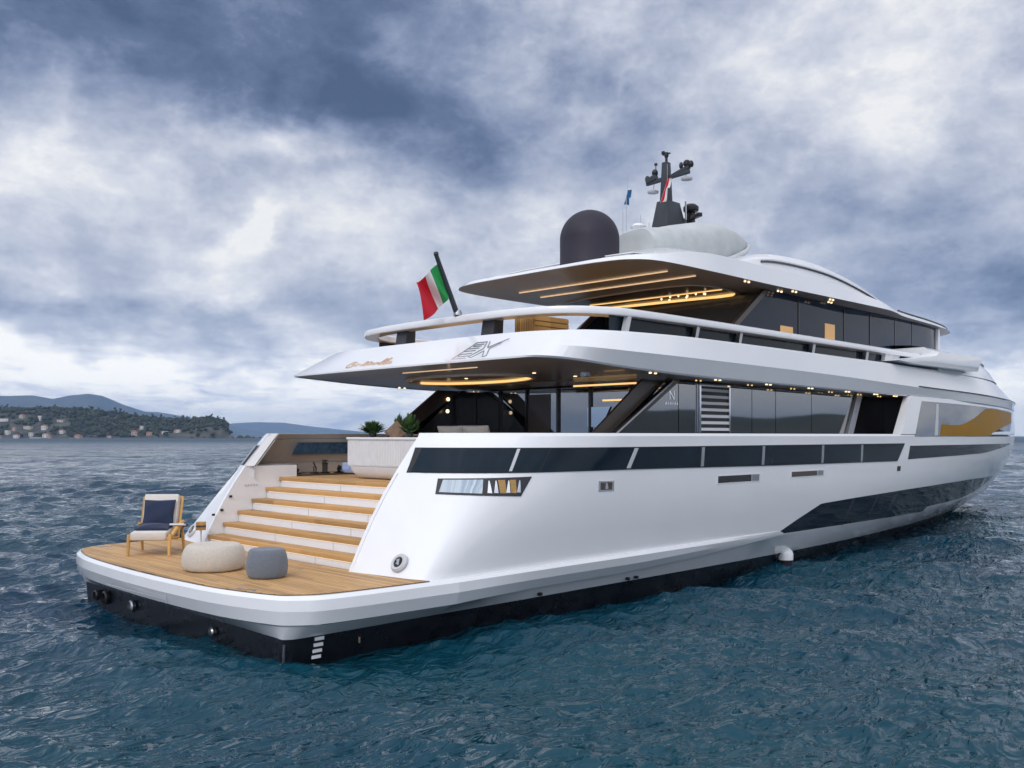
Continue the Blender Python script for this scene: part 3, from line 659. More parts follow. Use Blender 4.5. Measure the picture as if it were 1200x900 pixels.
# ---- writing and marks
V, F = text_mesh('N', .26)
m = MB(); m.add([(8.72 + v[0], -3.207 + -v[2] * .3, 3.72 + v[1]) for v in V], F); m.build('door_letter', 'chrome', sal_o, smooth=0)
m = MB()
for k, (w, h) in enumerate(((.05, .07), (.035, .06), (.05, .055), (.03, .065), (.05, .06), (.04, .07))):
    m.box((8.62 + k * .075, -3.206, 3.64), (w, .008, h * .5)); m.box((8.62 + k * .075 + .012, -3.206, 3.66), (w * .4, .0082, .03))
m.build('door_lettering', 'chrome', sal_o, smooth=0)
sl_ = np.array((.67, 0, .52)); sl_ /= np.linalg.norm(sl_); nf = np.array((-sl_[2], 0, sl_[0]))
def aft(u, v): return np.array((4.33, -u, 4.28)) + sl_ * v + nf * .004 + np.array((0, 0, 0))
m = MB()
def spline(P, k=5): return [tuple(p) for p in catmull(P, k)]
nm = [[(0.22, .30), (.10, .30), (.0, .20), (.05, .12), (.17, .14), (.24, .22), (.14, .21)],
      [(.30, .15), (.36, .21), (.42, .22)],
      [(.50, .13), (.56, .27), (.64, .27), (.60, .17), (.54, .16)], [(.66, .13), (.71, .27), (.80, .22), (.72, .15)],
      [(.80, .14), (.86, .23), (.92, .14), (.98, .23)], [(.98, .14), (1.03, .22), (1.08, .14)],
      [(1.08, .15), (1.17, .33), (1.20, .30), (1.13, .14), (1.18, .13)], [(1.19, .15), (1.29, .34), (1.32, .30), (1.24, .14), (1.31, .13)],
      [(1.36, .24), (1.31, .17), (1.37, .14), (1.44, .22), (1.42, .14), (1.50, .16)]]
for P in nm: m = MB(); stroke(m, spline([(a - 1.62, b) for a, b in P]), .026, aft, nf, .022); m.build('name_letter', 'gold', ud, smooth=0)
m = MB()
def lg(P, w=.012): stroke(m, [(1.66 + a, .10 + b * 1.25) for a, b in P], w, aft, nf, .012)
lg([(.50, .40), (.22, .40), (.0, .0), (.36, .0)]); lg([(.14, .25), (.44, .25)]); lg([(.11, .19), (.41, .19)]); lg([(.47, .345), (.26, .345), (.23, .30), (.45, .30)]); lg([(.39, .055), (.10, .055), (.08, .115), (.40, .115)])
lg([(.56, .40), (.66, .24), (1.02, .42)]); lg([(.50, .37), (.58, .22), (.40, .03), (.50, .0), (.66, .16), (.78, .0), (.86, .02), (.74, .21), (.92, .34)])
m.build('stern_logo', 'logo_grey', ud, smooth=0)
for k in range(5):
    m = MB(); m.box((2.62 + k * .06, 2.346, 2.05), (.035, .006, .03 + .01 * (k % 2))); m.build('wing_lettering', 'gelcoat_grey', hull_o, smooth=0)

# ---- lights under the upper deck overhang
def sz(x): return float(np.interp(x, [p[0] for p in u_bot[12:]], [p[2] for p in u_bot[12:]])) + .012
def oval(cx, cy, rx, ry, z, a0, a1, n=40): return [(cx + rx * math.cos(a), cy + ry * math.sin(a), sz(cx + rx * math.cos(a)) + z) for a in np.linspace(a0, a1, n)]
m = MB(); m.tube(oval(6.6, .35, .80, 1.75, -.01, 0, 2 * math.pi, 60), .05, 6, cap=False); m.build('ceiling_ring', 'taupe', ud)
m = MB(); m.tube(oval(6.6, .35, .70, 1.66, -.015, -1.45, 1.45), .035, 6); m.build('ceiling_strip', 'led', ud)
m = MB(); m.tube(oval(6.6, .35, .72, 1.66, -.012, 2.0, 4.0), .014, 6); m.build('ceiling_strip', 'led_white', ud)
m = MB(); m.box((5.2, -.35, sz(5.2) - .006), (.025, 2.2, .012)); m.build('ceiling_strip', 'led_warm', ud)  # faint glowing line stands for a pale reflection on the soffit
m = MB(); m.box((8.0, .1, sz(8.0) - .008), (.03, 2.8, .02)); m.build('ceiling_strip', 'taupe', ud)
for x, y, z in ((6.4, -1.75, 4.20), (6.0, .1, 4.235), (6.55, .35, 4.235), (7.3, -2.0, 4.15)):
    m = MB(); m.lathe([(.035, 0), (.035, .03)], c=(x, y, sz(x) - .012), seg=14); m.build('ceiling_lamp', 'downlight', ud)
m = MB(); m.lathe([(.09, -.03), (.1, .0), (.1, .1)], c=(6.9, -2.6, 4.14), seg=18); m.build('ceiling_speaker', 'steel', ud)
for x in (7.5, 9.66, 11.64, 13.52, 15.4, 17.0, 18.2):
    for s in (-1, 1):
        for dx in (-.1, .1):
            m = MB(); m.lathe([(.027, 0), (.027, .03)], c=(x + dx * .8, s * 3.72, interp(x, [7, 9, 14, 19], [4.155, 4.115, 4.08, 4.04])), seg=12); m.build('downlight', 'downlight', ud)
            if x > 9: m = MB(); m.lathe([(.018, 0), (.018, .03)], c=(x - .1 + dx * .8, s * 3.33, interp(x, [7, 9, 14, 19], [4.155, 4.115, 4.08, 4.04])), seg=12); m.build('downlight', 'led', ud)
for z, x in ((3.89, 8.34), (3.6, 8.32)):
    m = MB(); m.lathe([(.045, 0), (.045, .03)], seg=14); o = m.build('lamp_reflection', 'downlight', sal_o); o.location = (x, 3.01, z); o.rotation_euler = (R_(90), 0, 0)  # glowing discs stand for ceiling lamps reflected in the port glass

# ---- flybridge house
fy = lambda t: [(lerp(11.24, 13.53, t), 2.55), (15, 2.58), (19, 2.58), (22.3, 2.56), (24.5, 2.42), (25.8, 1.85), (26.5, 1.0), (26.7, 0)]
b = MB(); b.grid([[(p[0], p[1], z) for p in catmull(fy(t), 8)] for z, t in ((4.9, 0), (5.6, .44), (6.50, 1))]); b.mirror(); fly = b.build('flybridge_glass', 'fly_glass', yacht)
b = MB(); b.box((13.7, 0, 5.5), (.06, 5.0, 1.95)); b.build('flybridge_doors', 'dark_panel', fly)
for s in (-1, 1):
    m = MB(); m.prism([(11.08, 4.85), (13.44, 6.50), (13.66, 6.50), (11.3, 4.85)], 'y', s * 2.50, s * 2.60); m.build('window_frame', 'brown_panel', fly)
    for x0, x1, z0, z1 in ((16.5, 17.05, 5.52, 5.95), (14.2, 14.8, 5.5, 5.70)):
        m = MB(); m.box(((x0 + x1) / 2, s * 2.585, (z0 + z1) / 2), (x1 - x0, .02, z1 - z0)); m.build('lit_pane', 'lit_room', fly)
    for x in (15.1, 17.6, 19.2, 20.9, 22.2):
        m = MB(); m.box((x, s * (2.582 if x < 20 else 2.575 if x < 22 else 2.56), 5.7), (.03, .03, 1.5)); m.build('window_joint', 'dark_panel', fly)
    for x, y in ((24.5, 2.44), (25.25, 2.16), (25.85, 1.84)):
        m = MB(); m.box((x, s * y, 5.95), (.14, .14, 1.0)); m.build('windscreen_pillar', 'gelcoat', fly)
r_bot = ring([(8.08, 0, 6.52), (8.06, 1.2, 6.52), (8.12, 2.0, 6.52), (8.32, 2.58, 6.52), (8.86, 2.93, 6.51), (10.5, 3.03, 6.50), (13, 3.03, 6.50), (16, 3.10, 6.50), (18.7, 3.18, 6.49), (19.7, 3.08, 6.50), (21, 2.88, 6.49), (23.5, 2.74, 6.48), (25.4, 2.50, 6.47), (26.6, 1.9, 6.46), (27.3, 0, 6.45)])
r_top = ring([(8.15, 0, 6.60), (8.13, 1.2, 6.60), (8.19, 1.95, 6.61), (8.42, 2.48, 6.63), (8.95, 2.82, 6.69), (10.5, 2.92, 6.90), (13, 2.92, 6.92), (16, 2.97, 6.90), (18.7, 3.06, 6.72), (19.7, 3.0, 6.61), (21, 2.82, 6.60), (23.5, 2.68, 6.57), (25.3, 2.43, 6.55), (26.5, 1.84, 6.54), (27.2, 0, 6.53)])
r_in = inset(r_top, .75, .0); r_in = [(p[0], p[1], p[2] + interp(p[0], [7, 10, 18, 22], [.10, .20, .20, .05])) for p in r_in]
b = MB(); b.grid([r_bot, r_top, r_in]); b.mirror(); fan(b, r_in, crown=.04); roof = b.build('hardtop', 'gelcoat', yacht, smooth=25)
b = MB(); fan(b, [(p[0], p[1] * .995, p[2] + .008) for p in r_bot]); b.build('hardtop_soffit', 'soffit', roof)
t_bot = ring([(12.2, 0, 6.85), (12.25, 1.5, 6.85), (12.7, 2.3, 6.85), (14, 2.52, 6.92), (16.5, 2.52, 6.92), (18.5, 2.5, 6.80), (20.3, 2.42, 6.66), (22.3, 2.15, 6.58), (23.6, 1.1, 6.55), (23.8, 0, 6.55)])
t_mid = ring([(12.35, 0, 7.1), (12.4, 1.5, 7.1), (12.8, 2.28, 7.12), (14, 2.5, 7.30), (16.5, 2.5, 7.34), (18.5, 2.48, 7.18), (20.3, 2.40, 6.95), (22.3, 2.13, 6.74), (23.6, 1.05, 6.64), (23.8, 0, 6.64)])
t_top = ring([(12.8, 0, 7.28), (12.85, 1.4, 7.28), (13.2, 2.0, 7.32), (14.2, 2.3, 7.47), (16.4, 2.3, 7.54), (18.6, 2.25, 7.38), (20.2, 2.18, 7.16), (22.0, 1.88, 6.92), (23.2, .95, 6.76), (23.4, 0, 6.76)])
b = MB(); b.grid([t_bot, t_mid, t_top]); b.mirror(); fan(b, t_top, crown=.03); tier = b.build('roof_coaming', 'gelcoat', roof)
for s in (-1, 1):
    m = MB(); m.tube([(p[0], s * (p[1] + .012), p[2] - .07) for p in t_mid if 13.3 < p[0] < 20.2], .03, 6); m.build('coaming_joint', 'dark_panel', tier)
    m = MB(); m.tube([(p[0], s * (p[1] - .02), p[2] + .03) for p in r_top if p[0] > 20.4 and p[1] > .3], .03, 6); m.build('brow_trim', 'dark_panel', roof)
for x, y0, y1, mt in ((9.7, 1.92, -2.38, 'led_warm'), (10.6, 2.05, -2.48, 'led_warm')):
    m = MB(); m.bar((x, y0, 6.492), (x + .12, y1, 6.492), .035, .02); m.build('ceiling_strip', mt, roof)
def curve(P, z): return [(q[0], q[1], z) for q in catmull([(a, b, 0) for a, b in P], 8)]
rg = [(11.75, 2.2), (11.58, 1.45), (11.48, 0), (11.52, -1.3), (11.75, -1.78), (12.35, -1.98), (13.03, -1.95), (13.7, -1.78)]
m = MB(); m.tube(curve(rg, 6.488), .022, 6); m.build('ceiling_ring', 'taupe', roof)
m = MB(); rr = curve(rg, 6.482); m.prism([(p[0] + .03, p[1]) for p in rr] + [(14.6, -1.7), (14.6, 2.2)], 'z', 6.482, 6.494); m.build('ceiling_recess', 'brown_panel', roof)
m = MB(); m.tube(curve([(12.45, 2.0), (12.5, 1.38), (12.58, -.35), (12.65, -1.92)], 6.474), .016, 6); m.build('ceiling_strip', 'led', roof)
m = MB(); m.tube(curve([(13.1, 2.1), (13.21, 1.35), (13.36, -.32), (13.47, -1.25), (13.44, -1.78)], 6.472), [.03] * 8 + [.045] * 16 + [.05] * 8 + [.02], 8); m.build('ceiling_strip', 'led', roof)
m = MB(); m.tube(curve([(14.3, 1.6), (14.39, 1.1), (14.76, -1.29)], 6.474), .014, 6); m.build('ceiling_strip', 'led_warm', roof)
for k in range(9):
    m = MB(); m.lathe([(.0, -.03), (.025, 0), (.02, .03)], c=(12.75 + .12 * math.sin(k * 2.1), -.1 - .17 * k, 6.44 - .03 * math.sin(k * 1.7)), seg=8); m.build('pendant_lamp', 'downlight', roof)
for x, y in ((12.2, 2.86), (14.3, 2.9), (16.2, 2.92), (14.0, 2.68), (16.6, 2.68)):
    for s in (-1, 1):
        for dx in (-.1, .1):
            m = MB(); m.lathe([(.026, 0), (.026, .03)], c=(x + dx * .8, s * y, 6.478), seg=12); m.build('downlight', 'downlight', roof)

# ---- radar mast and satellite dome
dm = MB(); prof = [(.66, 0), (.665, .05), (.655, .1), (.655, .62)] + [(.655 * math.cos(a), .62 + .655 * math.sin(a)) for a in np.linspace(.08, math.pi / 2 - .02, 14)]
dm.lathe(prof, seg=48); o = dm.build('satellite_dome', 'dome_paint', roof, smooth=40); o.location = (9.26, -.7, 6.70)
mast = MB(); MX = 13.0
def frust(mb, a, b):
    (x0, x1, y0, y1, z0), (u0, u1, v0, v1, z1) = a, b
    mb.add([(x0, y0, z0), (x1, y0, z0), (x1, y1, z0), (x0, y1, z0), (u0, v0, z1), (u1, v0, z1), (u1, v1, z1), (u0, v1, z1)], [(3, 2, 1, 0), (4, 5, 6, 7), (0, 1, 5, 4), (1, 2, 6, 5), (2, 3, 7, 6), (3, 0, 4, 7)])
frust(mast, (12.55, 14.2, -.28, .28, 7.2), (12.60, 13.9, -.28, .28, 8.3)); frust(mast, (12.60, 13.45, -.25, .25, 8.3), (12.72, 13.25, -.17, .17, 8.98))
frust(mast, (12.76, 13.02, -.11, .11, 8.97), (12.80, 12.98, -.075, .075, 9.98))
mo = mast.build('radar_mast', 'mast_paint', roof, bevel=.012); mo.location.x = .2
m = MB(); m.bar((12.9, .62, 9.55), (12.9, -.70, 9.62), .08, .10); m.bar((12.9, .62, 9.6), (12.9, .30, 9.68), .12, .14); m.bar((12.9, -.2, 9.6), (12.9, -.7, 9.74), .09, .1); m.build('crossarm', 'mast_paint', mo, bevel=.01)
for y, z, r in ((.60, 9.66, .06), (.36, 9.78, .08), (-.62, 9.82, .09), (-.74, 9.78, .07), (-.45, 9.8, .05)):
    m = MB(); m.lathe([(r * .7, 0), (r, .04), (r, .1), (r * .6, .15)], c=(12.9, y, z - .06), seg=14); m.build('navigation_lamp', 'black_metal', mo)
for y, z in ((.42, 9.28), (-.62, 9.42)):
    m = MB(); m.lathe([(.03, -.02), (.14, .0), (.15, .04), (.06, .09)], c=(12.9, y, z), seg=18); m.bar((12.9, y, z + .05), (12.9, y * .9, 9.6), .025); m.build('horn', 'gelcoat_grey', mo)
m = MB(); m.tube([(12.9, 0, 9.95), (12.9, 0, 10.2)], .035, 8); m.lathe([(.05, 0), (.06, .05), (.05, .12)], c=(12.9, 0, 10.12), seg=12); m.lathe([(.04, 0), (.05, .03), (.04, .07)], c=(12.9, .1, 10.22), seg=12); m.bar((12.9, .12, 10.2), (12.9, -.12, 10.2), .03); m.build('masthead_lamp', 'black_metal', mo)
m = MB(); m.tube([(12.9, .33, 9.7), (12.9, .33, 10.0)], .012, 6); m.lathe([(.045, 0), (.04, .05)], c=(12.9, .33, 9.98), seg=10); m.build('anemometer', 'black_metal', mo)
m = MB(); m.box((13.7, -.2, 8.66), (.16, .16, .4)); m.lathe([(.17, 0), (.2, .04), (.2, .13), (.12, .2)], c=(13.7, -.2, 8.82), seg=20); m.bar((13.5, -.62, 8.66), (13.9, .22, 8.66), .12, .10); m.build('radar_scanner', 'black_metal', mo, bevel=.01)
m = MB(); m.tube([(13.35, -.28, 8.55), (13.35, -.28, 9.02)], .025, 6); m.build('scanner_bracket', 'steel', mo)
for x, y, h in ((11.45, 0, 1.6), (11.7, .3, 1.35), (11.9, -.35, 1.0), (12.15, .1, 1.3)):
    m = MB(); m.tube([(x, y, 7.2), (x, y, 7.2 + h)], .008, 6); m.build('whip_antenna', 'steel', roof)
m = MB(); m.lathe([(.04, -.25), (.05, 0), (.16, .03), (.2, .09), (.12, .16)], c=(12.05, .1, 8.1), seg=20); m.tube([(12.05, .1, 7.0), (12.05, .1, 8.0)], .03, 8); m.build('antenna_dish', 'gelcoat', roof)
# ================================================================= things on board
PD = .962                                                              # top of the platform teak
def local(name, label, cat, x, y, z, rz=0.0, group=None): return thing(name, label, cat, (x, y, z), rz, group)
def cushion(w, d, t, n=14, pinch=.9):
    """pillow: closed surface, thick in the middle, thin seams with drawn-in sides"""
    V = []; F = []
    def pt(u, v, sgn):
        e = (1 - u * u) ** .5 * (1 - v * v) ** .5 if abs(u) < 1 and abs(v) < 1 else 0
        k = 1 - .07 * (1 - abs(u)) * abs(v) ** 4; q = 1 - .07 * (1 - abs(v)) * abs(u) ** 4
        wr = .012 * math.sin(5 * u + 3 * v) * e
        return (u * w / 2 * q, v * d / 2 * k, sgn * (t / 2 * e ** .75 + wr * sgn))
    us = np.sin(np.linspace(-math.pi / 2, math.pi / 2, n))
    mb = MB()
    for sg in (1, -1): mb.grid([[pt(u, v, sg) for v in us] for u in us])
    return mb
# lounge chair: local +x is the way it faces
ch_rz = math.atan2(-.62, -.31) - .24
t = local('lounge_chair', 'low wooden lounge chair with pale cushions on the teak stern platform', 'chair', .64, 1.86, PD, ch_rz)
for s in (-1, 1):
    m = MB(); m.tube([(.42, s * .34, 0), (.40, s * .34, .2), (.36, s * .34, .36)], [.024, .03, .034], 8); m.build('leg', 'light_wood', t)
    m = MB(); m.tube([(-.42, s * .36, 0), (-.36, s * .36, .28), (-.25, s * .36, .5)], [.022, .03, .03], 8); m.build('leg', 'light_wood', t)
    m = MB()
    if s > 0: m.tube([(.36, s * .37, .34), (.1, s * .385, .45), (-.22, s * .385, .52), (-.34, s * .37, .52)], [.03, .034, .034, .026], 8); m.build('armrest', 'light_wood', t)
    m = MB(); m.tube([(.40, s * .32, .30), (-.20, s * .32, .25), (-.46, s * .33, .95)], .026, 8); m.build('side_rail', 'light_wood', t)
for x, z in ((.39, .29), (-.15, .25)):
    m = MB(); m.bar((x, -.33, z), (x, .33, z), .05, .06); m.build('cross_rail', 'light_wood', t, bevel=.01)
m = MB(); m.bar((-.45, -.33, .94), (-.45, .33, .94), .03, .05); m.build('cross_rail', 'light_wood', t, bevel=.008)
m = MB(); m.box((.12, 0, .36), (.68, .60, .14), tilt=('Y', .08)); m.build('seat_cushion', 'cream_fabric', t, bevel=.045)
m = MB(); m.box((-.30, 0, .66), (.15, .60, .70), tilt=('Y', -.32)); m.build('back_cushion', 'cream_fabric', t, bevel=.045)
Mch = Matrix.Translation((.64, 1.86, PD)) @ Matrix.Rotation(ch_rz, 4, 'Z')
p = cushion(.54, .54, .17).build('throw_pillow', 'navy_fabric', None, smooth=60)
tag(p, 'large navy blue square throw pillow leaning in the wooden lounge chair', 'pillow'); p.matrix_world = Mch @ Matrix.Translation((-.16, 0, .66)) @ Matrix.Rotation(R_(68), 4, 'Y')
p = cushion(.40, .56, .13).build('throw_pillow', 'navy_fabric', None, smooth=60)
tag(p, 'flat navy throw lying on the seat of the wooden lounge chair', 'throw'); p.matrix_world = Mch @ Matrix.Translation((.10, 0, .455)) @ Matrix.Rotation(R_(6), 4, 'Y')
m = MB(); m.box((0, 0, 0), (.16, .24, .03)); b_ = m.build('folded_paper', 'white_fabric', None, bevel=.005); tag(b_, 'small white folded cloth on the arm of the lounge chair', 'cloth'); b_.matrix_world = Mch @ Matrix.Translation((.05, .385, .495)) @ Matrix.Rotation(R_(-10), 4, 'Y')
# poufs
def pouf(r, h, name, mat, label, x, y, sx=1.0):
    pr = [(r * .76, 0), (r * .90, .022 * h / .4), (r * .975, h * .20), (r, h * .40), (r * .985, h * .60), (r * .93, h * .79), (r * .86, h * .92), (r * .76, h * .985), (r * .55, h * .995), (r * .3, h * .98), (.01, h * .965)]
    pr = [tuple(q) for q in catmull(pr, 3)]
    m = MB(); m.lathe(pr, seg=44, sx=sx); o = m.build(name, mat, None, smooth=60); tag(o, label, 'pouf', None, (x, y, PD)); return o
pf = pouf(.47, .40, 'pouf', 'beige_fabric', 'wide cream beige round pouf on the stern platform, left of the grey one', .41, -.72)
m = MB(); m.tube([(.467 * math.cos(a), .467 * math.sin(a), .19) for a in np.linspace(0, 2 * math.pi, 49)], .004, 5, cap=False); m.build('seam', 'beige_fabric', pf)
pf = pouf(.295, .42, 'pouf', 'grey_fabric', 'small blue grey round pouf at the foot of the teak steps', .59, -1.98)
m = MB(); m.tube([(.294 * math.cos(a), .294 * math.sin(a), .19) for a in np.linspace(0, 2 * math.pi, 41)], .003, 5, cap=False); m.build('seam', 'grey_fabric', pf)
# little lamp with a wooden shade
t = local('deck_lamp', 'small lamp with wooden block shade on thin white stem by the port wing', 'lamp', 1.66, 2.25, PD)
m = MB(); m.lathe([(.07, 0), (.07, .012), (.02, .02)], seg=18); m.tube([(0, 0, .01), (0, 0, .31)], .014, 8); m.build('stem', 'white_fabric', t)
m = MB(); m.lathe([(.085, .30), (.09, .31), (.09, .44), (.085, .45)], seg=20); m.build('lamp_shade', 'light_wood', t)
m = MB(); m.lathe([(.091, .355), (.093, .36), (.093, .385), (.091, .39)], seg=20); m.build('shade_band', 'brown_panel', t)

# aft deck: ribbed white bench with rounded foot, pots on it
def rrect(cx, cy, hx, hy, r, z, k=6):
    P = []
    for sx, sy, a0 in ((1, 1, 0), (-1, 1, 90), (-1, -1, 180), (1, -1, 270)):
        for a in np.linspace(a0, a0 + 90, k): P.append((cx + sx * (hx - r) + r * math.cos(R_(a)), cy + sy * (hy - r) + r * math.sin(R_(a)), z))
    return P + [P[0]]
t = local('ribbed_bench', 'white ribbed bench on a rounded base at the head of the teak steps', 'bench', 4.75, -.3, 2.19)
m = MB(); m.grid([rrect(0, 0, .56, 1.02, .15, 0), rrect(0, 0, .68, 1.14, .2, .04), rrect(0, 0, .745, 1.20, .2, .12), rrect(0, 0, .76, 1.22, .12, .235)]); m.build('rounded_base', 'white_fabric', t)
m = MB(); m.box((0, 0, .49), (1.5, 2.42, .50)); body = m.build('bench_body', 'gelcoat', t)
m = MB()
for y in np.arange(-1.2, 1.21, .048): m.tube([(-.752, y, .26), (-.752, y, .72)], .016, 6)
m.build('ribbed_front', 'white_fabric', body)
m = MB(); m.box((0, 0, .765), (1.56, 2.48, .045)); m.build('bench_rim', 'gelcoat', t, bevel=.012)
BZ = 2.19 + .788
def leafy(name, label, x, y, z, r, h, n, pot, long=False):
    t = local(name, label, 'plant', x, y, z)
    m = MB(); m.lathe([(.05, 0), (.07, .02), (.08, .07), (.075, .075), (.05, .06)], seg=16); m.build('pot', pot, t)
    m = MB()
    for k in range(n):
        a = random.uniform(0, 6.28); e = random.uniform(.2, 1.4); L = random.uniform(.5, 1.0)
        d = np.array((math.cos(a) * math.cos(e) * r, math.sin(a) * math.cos(e) * r, math.sin(e) * h)) * L
        s = np.array((-math.sin(a), math.cos(a), 0)) * random.uniform(.018, .042)
        p0 = np.array((0, 0, .06)) + d * .25; p1 = p0 + d * .45 + s * .2; p2 = p0 + d * .8 - np.array((0, 0, .05 if long else .02))
        m.add([p0 - s * .3, p0 + s * .3, p1 + s, p2, p1 - s], [(0, 1, 2, 4), (4, 2, 3)])
    m.build('leaves', 'leaf', t, smooth=0, weld=False, recalc=False); return t
leafy('potted_plant', 'bushy dark green potted plant at the left end of the white ribbed bench', 4.35, .60, BZ, .40, .30, 300, 'dark_panel')
leafy('potted_plant', 'bright green upright potted plant at the right end of the white ribbed bench', 4.25, -.66, BZ, .28, .42, 300, 'dark_panel')
leafy('potted_plant', 'thin spiky dark potted plant behind the brown cushion', 4.9, .50, BZ, .14, .5, 90, 'dark_panel', True)
p = cushion(.34, .34, .14).build('throw_pillow', 'brown_fabric', None, smooth=60); tag(p, 'brown throw cushion set on its corner on the white ribbed bench', 'pillow'); p.matrix_world = Matrix.Translation((4.6, .18, BZ + .10)) @ Matrix.Rotation(R_(-135), 4, 'Z') @ Matrix.Rotation(R_(72), 4, 'Y') @ Matrix.Rotation(R_(45), 4, 'Z')
m = MB(); m.box((0, 0, .03), (.5, .9, .05)); o = m.build('seat_pad', 'terracotta', None, bevel=.02); tag(o, 'terracotta seat pad lying on the white ribbed bench', 'cushion', None, (4.95, -.1, BZ))
m = MB(); m.box((0, 0, .02), (.07, .34, .03)); o = m.build('serving_tray', 'black_metal', None, bevel=.006); tag(o, 'narrow black tray on the white ribbed bench between cushion and plant', 'tray', None, (4.6, -.33, BZ))
# small dark ornaments on a low plinth along the port side
t = local('low_plinth', 'low black plinth along the port bulwark on the aft deck', 'plinth', 4.55, 2.60, 2.19)
m = MB(); m.box((.0, 0, .016), (1.9, .34, .03)); m.build('plinth_top', 'brown_panel', t, bevel=.01)
PZ = 2.222
def ornament(kind, label, x, y):
    t = local('ornament' if kind != 2 else 'candle_stand', label, 'ornament', x, y, PZ)
    m = MB(); m.box((0, 0, .012), (.16, .12, .024)); m.build('foot', 'black_metal', t)
    m = MB()
    if kind == 0: m.tube([(0, 0, .02), (.02, 0, .09), (-.02, 0, .14), (.03, 0, .2)], [.035, .045, .03, .012], 8); m.tube([(.0, .0, .1), (.0, .08, .17)], .015, 6)
    if kind == 1: m.tube([(0, -.05, .02), (.02, -.02, .12), (0, .04, .22), (.02, .09, .24)], [.012, .016, .018, .012], 8); m.tube([(0, .03, .02), (0, .03, .15)], .012, 6)
    if kind == 2:
        for y_, h in ((-.07, .23), (0, .28), (.07, .25)): m.tube([(0, y_, .02), (0, y_, h)], .017, 6)
        m.bar((0, -.1, .2), (0, .1, .2), .02); m.bar((0, -.1, .27), (0, .1, .27), .02)
    if kind == 3: m.tube([(0, 0, .02), (.03, .02, .08), (-.01, -.02, .15)], [.05, .06, .03], 8); m.tube([(0, 0, .1), (.0, -.09, .13)], .02, 6)
    m.build('figure', 'black_metal', t)
ornament(0, 'small black crouching figure, first on the low plinth from the stern', 3.86, 2.55)
ornament(1, 'thin black bent figure, second on the low plinth from the stern', 4.30, 2.55)
ornament(2, 'tallest black slatted candle stand on the low plinth', 4.55, 2.55)
ornament(3, 'squat black figure beside the pale blue cushion on the low plinth', 4.86, 2.5)
p = cushion(.26, .3, .15).build('throw_pillow', 'blue_fabric', None, smooth=60); tag(p, 'small pale blue cushion beside the black figures on the low plinth', 'pillow'); p.matrix_world = Matrix.Translation((5.08, 2.46, PZ + .10)) @ Matrix.Rotation(R_(-140), 4, 'Z') @ Matrix.Rotation(R_(60), 4, 'Y')
# sofa under the overhang with two cream pillows on its back
t = local('deck_sofa', 'dark low sofa under the overhang with cream pillows along its back', 'sofa', 6.6, -1.0, 2.19)
m = MB(); m.box((0, 0, .2), (.9, 2.6, .3)); m.build('seat', 'brown_fabric', t, bevel=.04)
m = MB(); m.box((-.4, 0, .5), (.18, 2.6, .62)); m.build('backrest', 'brown_fabric', t, bevel=.04)
for y, l in ((.36, 'left of the two cream pillows along the sofa back under the overhang'), (-.40, 'right of the two cream pillows along the sofa back under the overhang')):
    p = cushion(.34, .78, .18).build('throw_pillow', 'cream_fabric', None, smooth=60); tag(p, l, 'pillow', 'cream pillows on the aft deck sofa'); p.matrix_world = Matrix.Translation((6.16, y, 3.05)) @ Matrix.Rotation(R_(70), 4, 'Y') 
# slatted teak cabinet on the upper deck
t = local('teak_cabinet', 'slatted teak cabinet on the upper deck behind the aft handrail', 'cabinet', 6.45, -1.9, 4.53)
m = MB(); m.box((0, 0, .36), (.95, .5, .70)); m.build('cabinet_body', 'teak_slats', t, bevel=.01)
m = MB()
for k in range(7): m.box((0, -.262, .08 + k * .095), (.93, .022, .075))
m.build('front_slats', 'teak_slats', t)
for x in (-.42, .42):
    m = MB(); m.box((x, 0, .0), (.06, .4, .03)); m.build('foot', 'black_metal', t)
# ensign on its raked staff
t = local('ensign_staff', 'raked black staff on the aft handrail flying a green, white and red flag', 'flagstaff', 5.47, -.60, 5.32)
m = MB(); m.tube([(0, 0, 0), (-.52, .02, 1.10)], [.055, .042], 12); m.lathe([(.042, 0), (.05, .02), (.04, .06), (.01, .07)], c=(-.52, .02, 1.09), seg=12); pole = m.build('pole', 'mast_paint', t)
m = MB(); m.lathe([(.085, 0), (.085, .03), (.065, .1)], seg=14); m.build('socket', 'steel', t)
# flag hangs in folds from the hoist; rows run along the hoist, columns along the fly
def flag_pt(u, v):
    u = u + .09 * math.sin(2 * math.pi * u)                            # cloth bunches in the middle                                                     # u along fly 0..1, v down hoist 0..1
    h = np.array((-.46, .02, .95)) * (1 - v) + np.array((-.20, 0, .36)) * v
    droop = np.array((-.40, .20, -.42)) * u * (1 + .12 * v)
    fold = .14 * math.sin(10.0 * u + 2.6 * v) * u ** .5; fold2 = .075 * math.sin(5 * v + 7 * u) * u
    return h + droop + np.array((fold * .5, fold, fold2 * .5)) + np.array((.12, 0, .03)) * math.sin(u * 3.14) * v
fl = None
for k, c in enumerate(('flag_green', 'flag_white', 'flag_red')):
    m = MB(); m.slab([[flag_pt(u, v) for v in np.linspace(0, 1, 16)] for u in np.linspace(k / 3, (k + 1) / 3, 10)], -.003, .003)
    if fl is None: fl = m.build('flag', c, t, smooth=80)
    else: m.build('flag_band', c, fl, smooth=80)
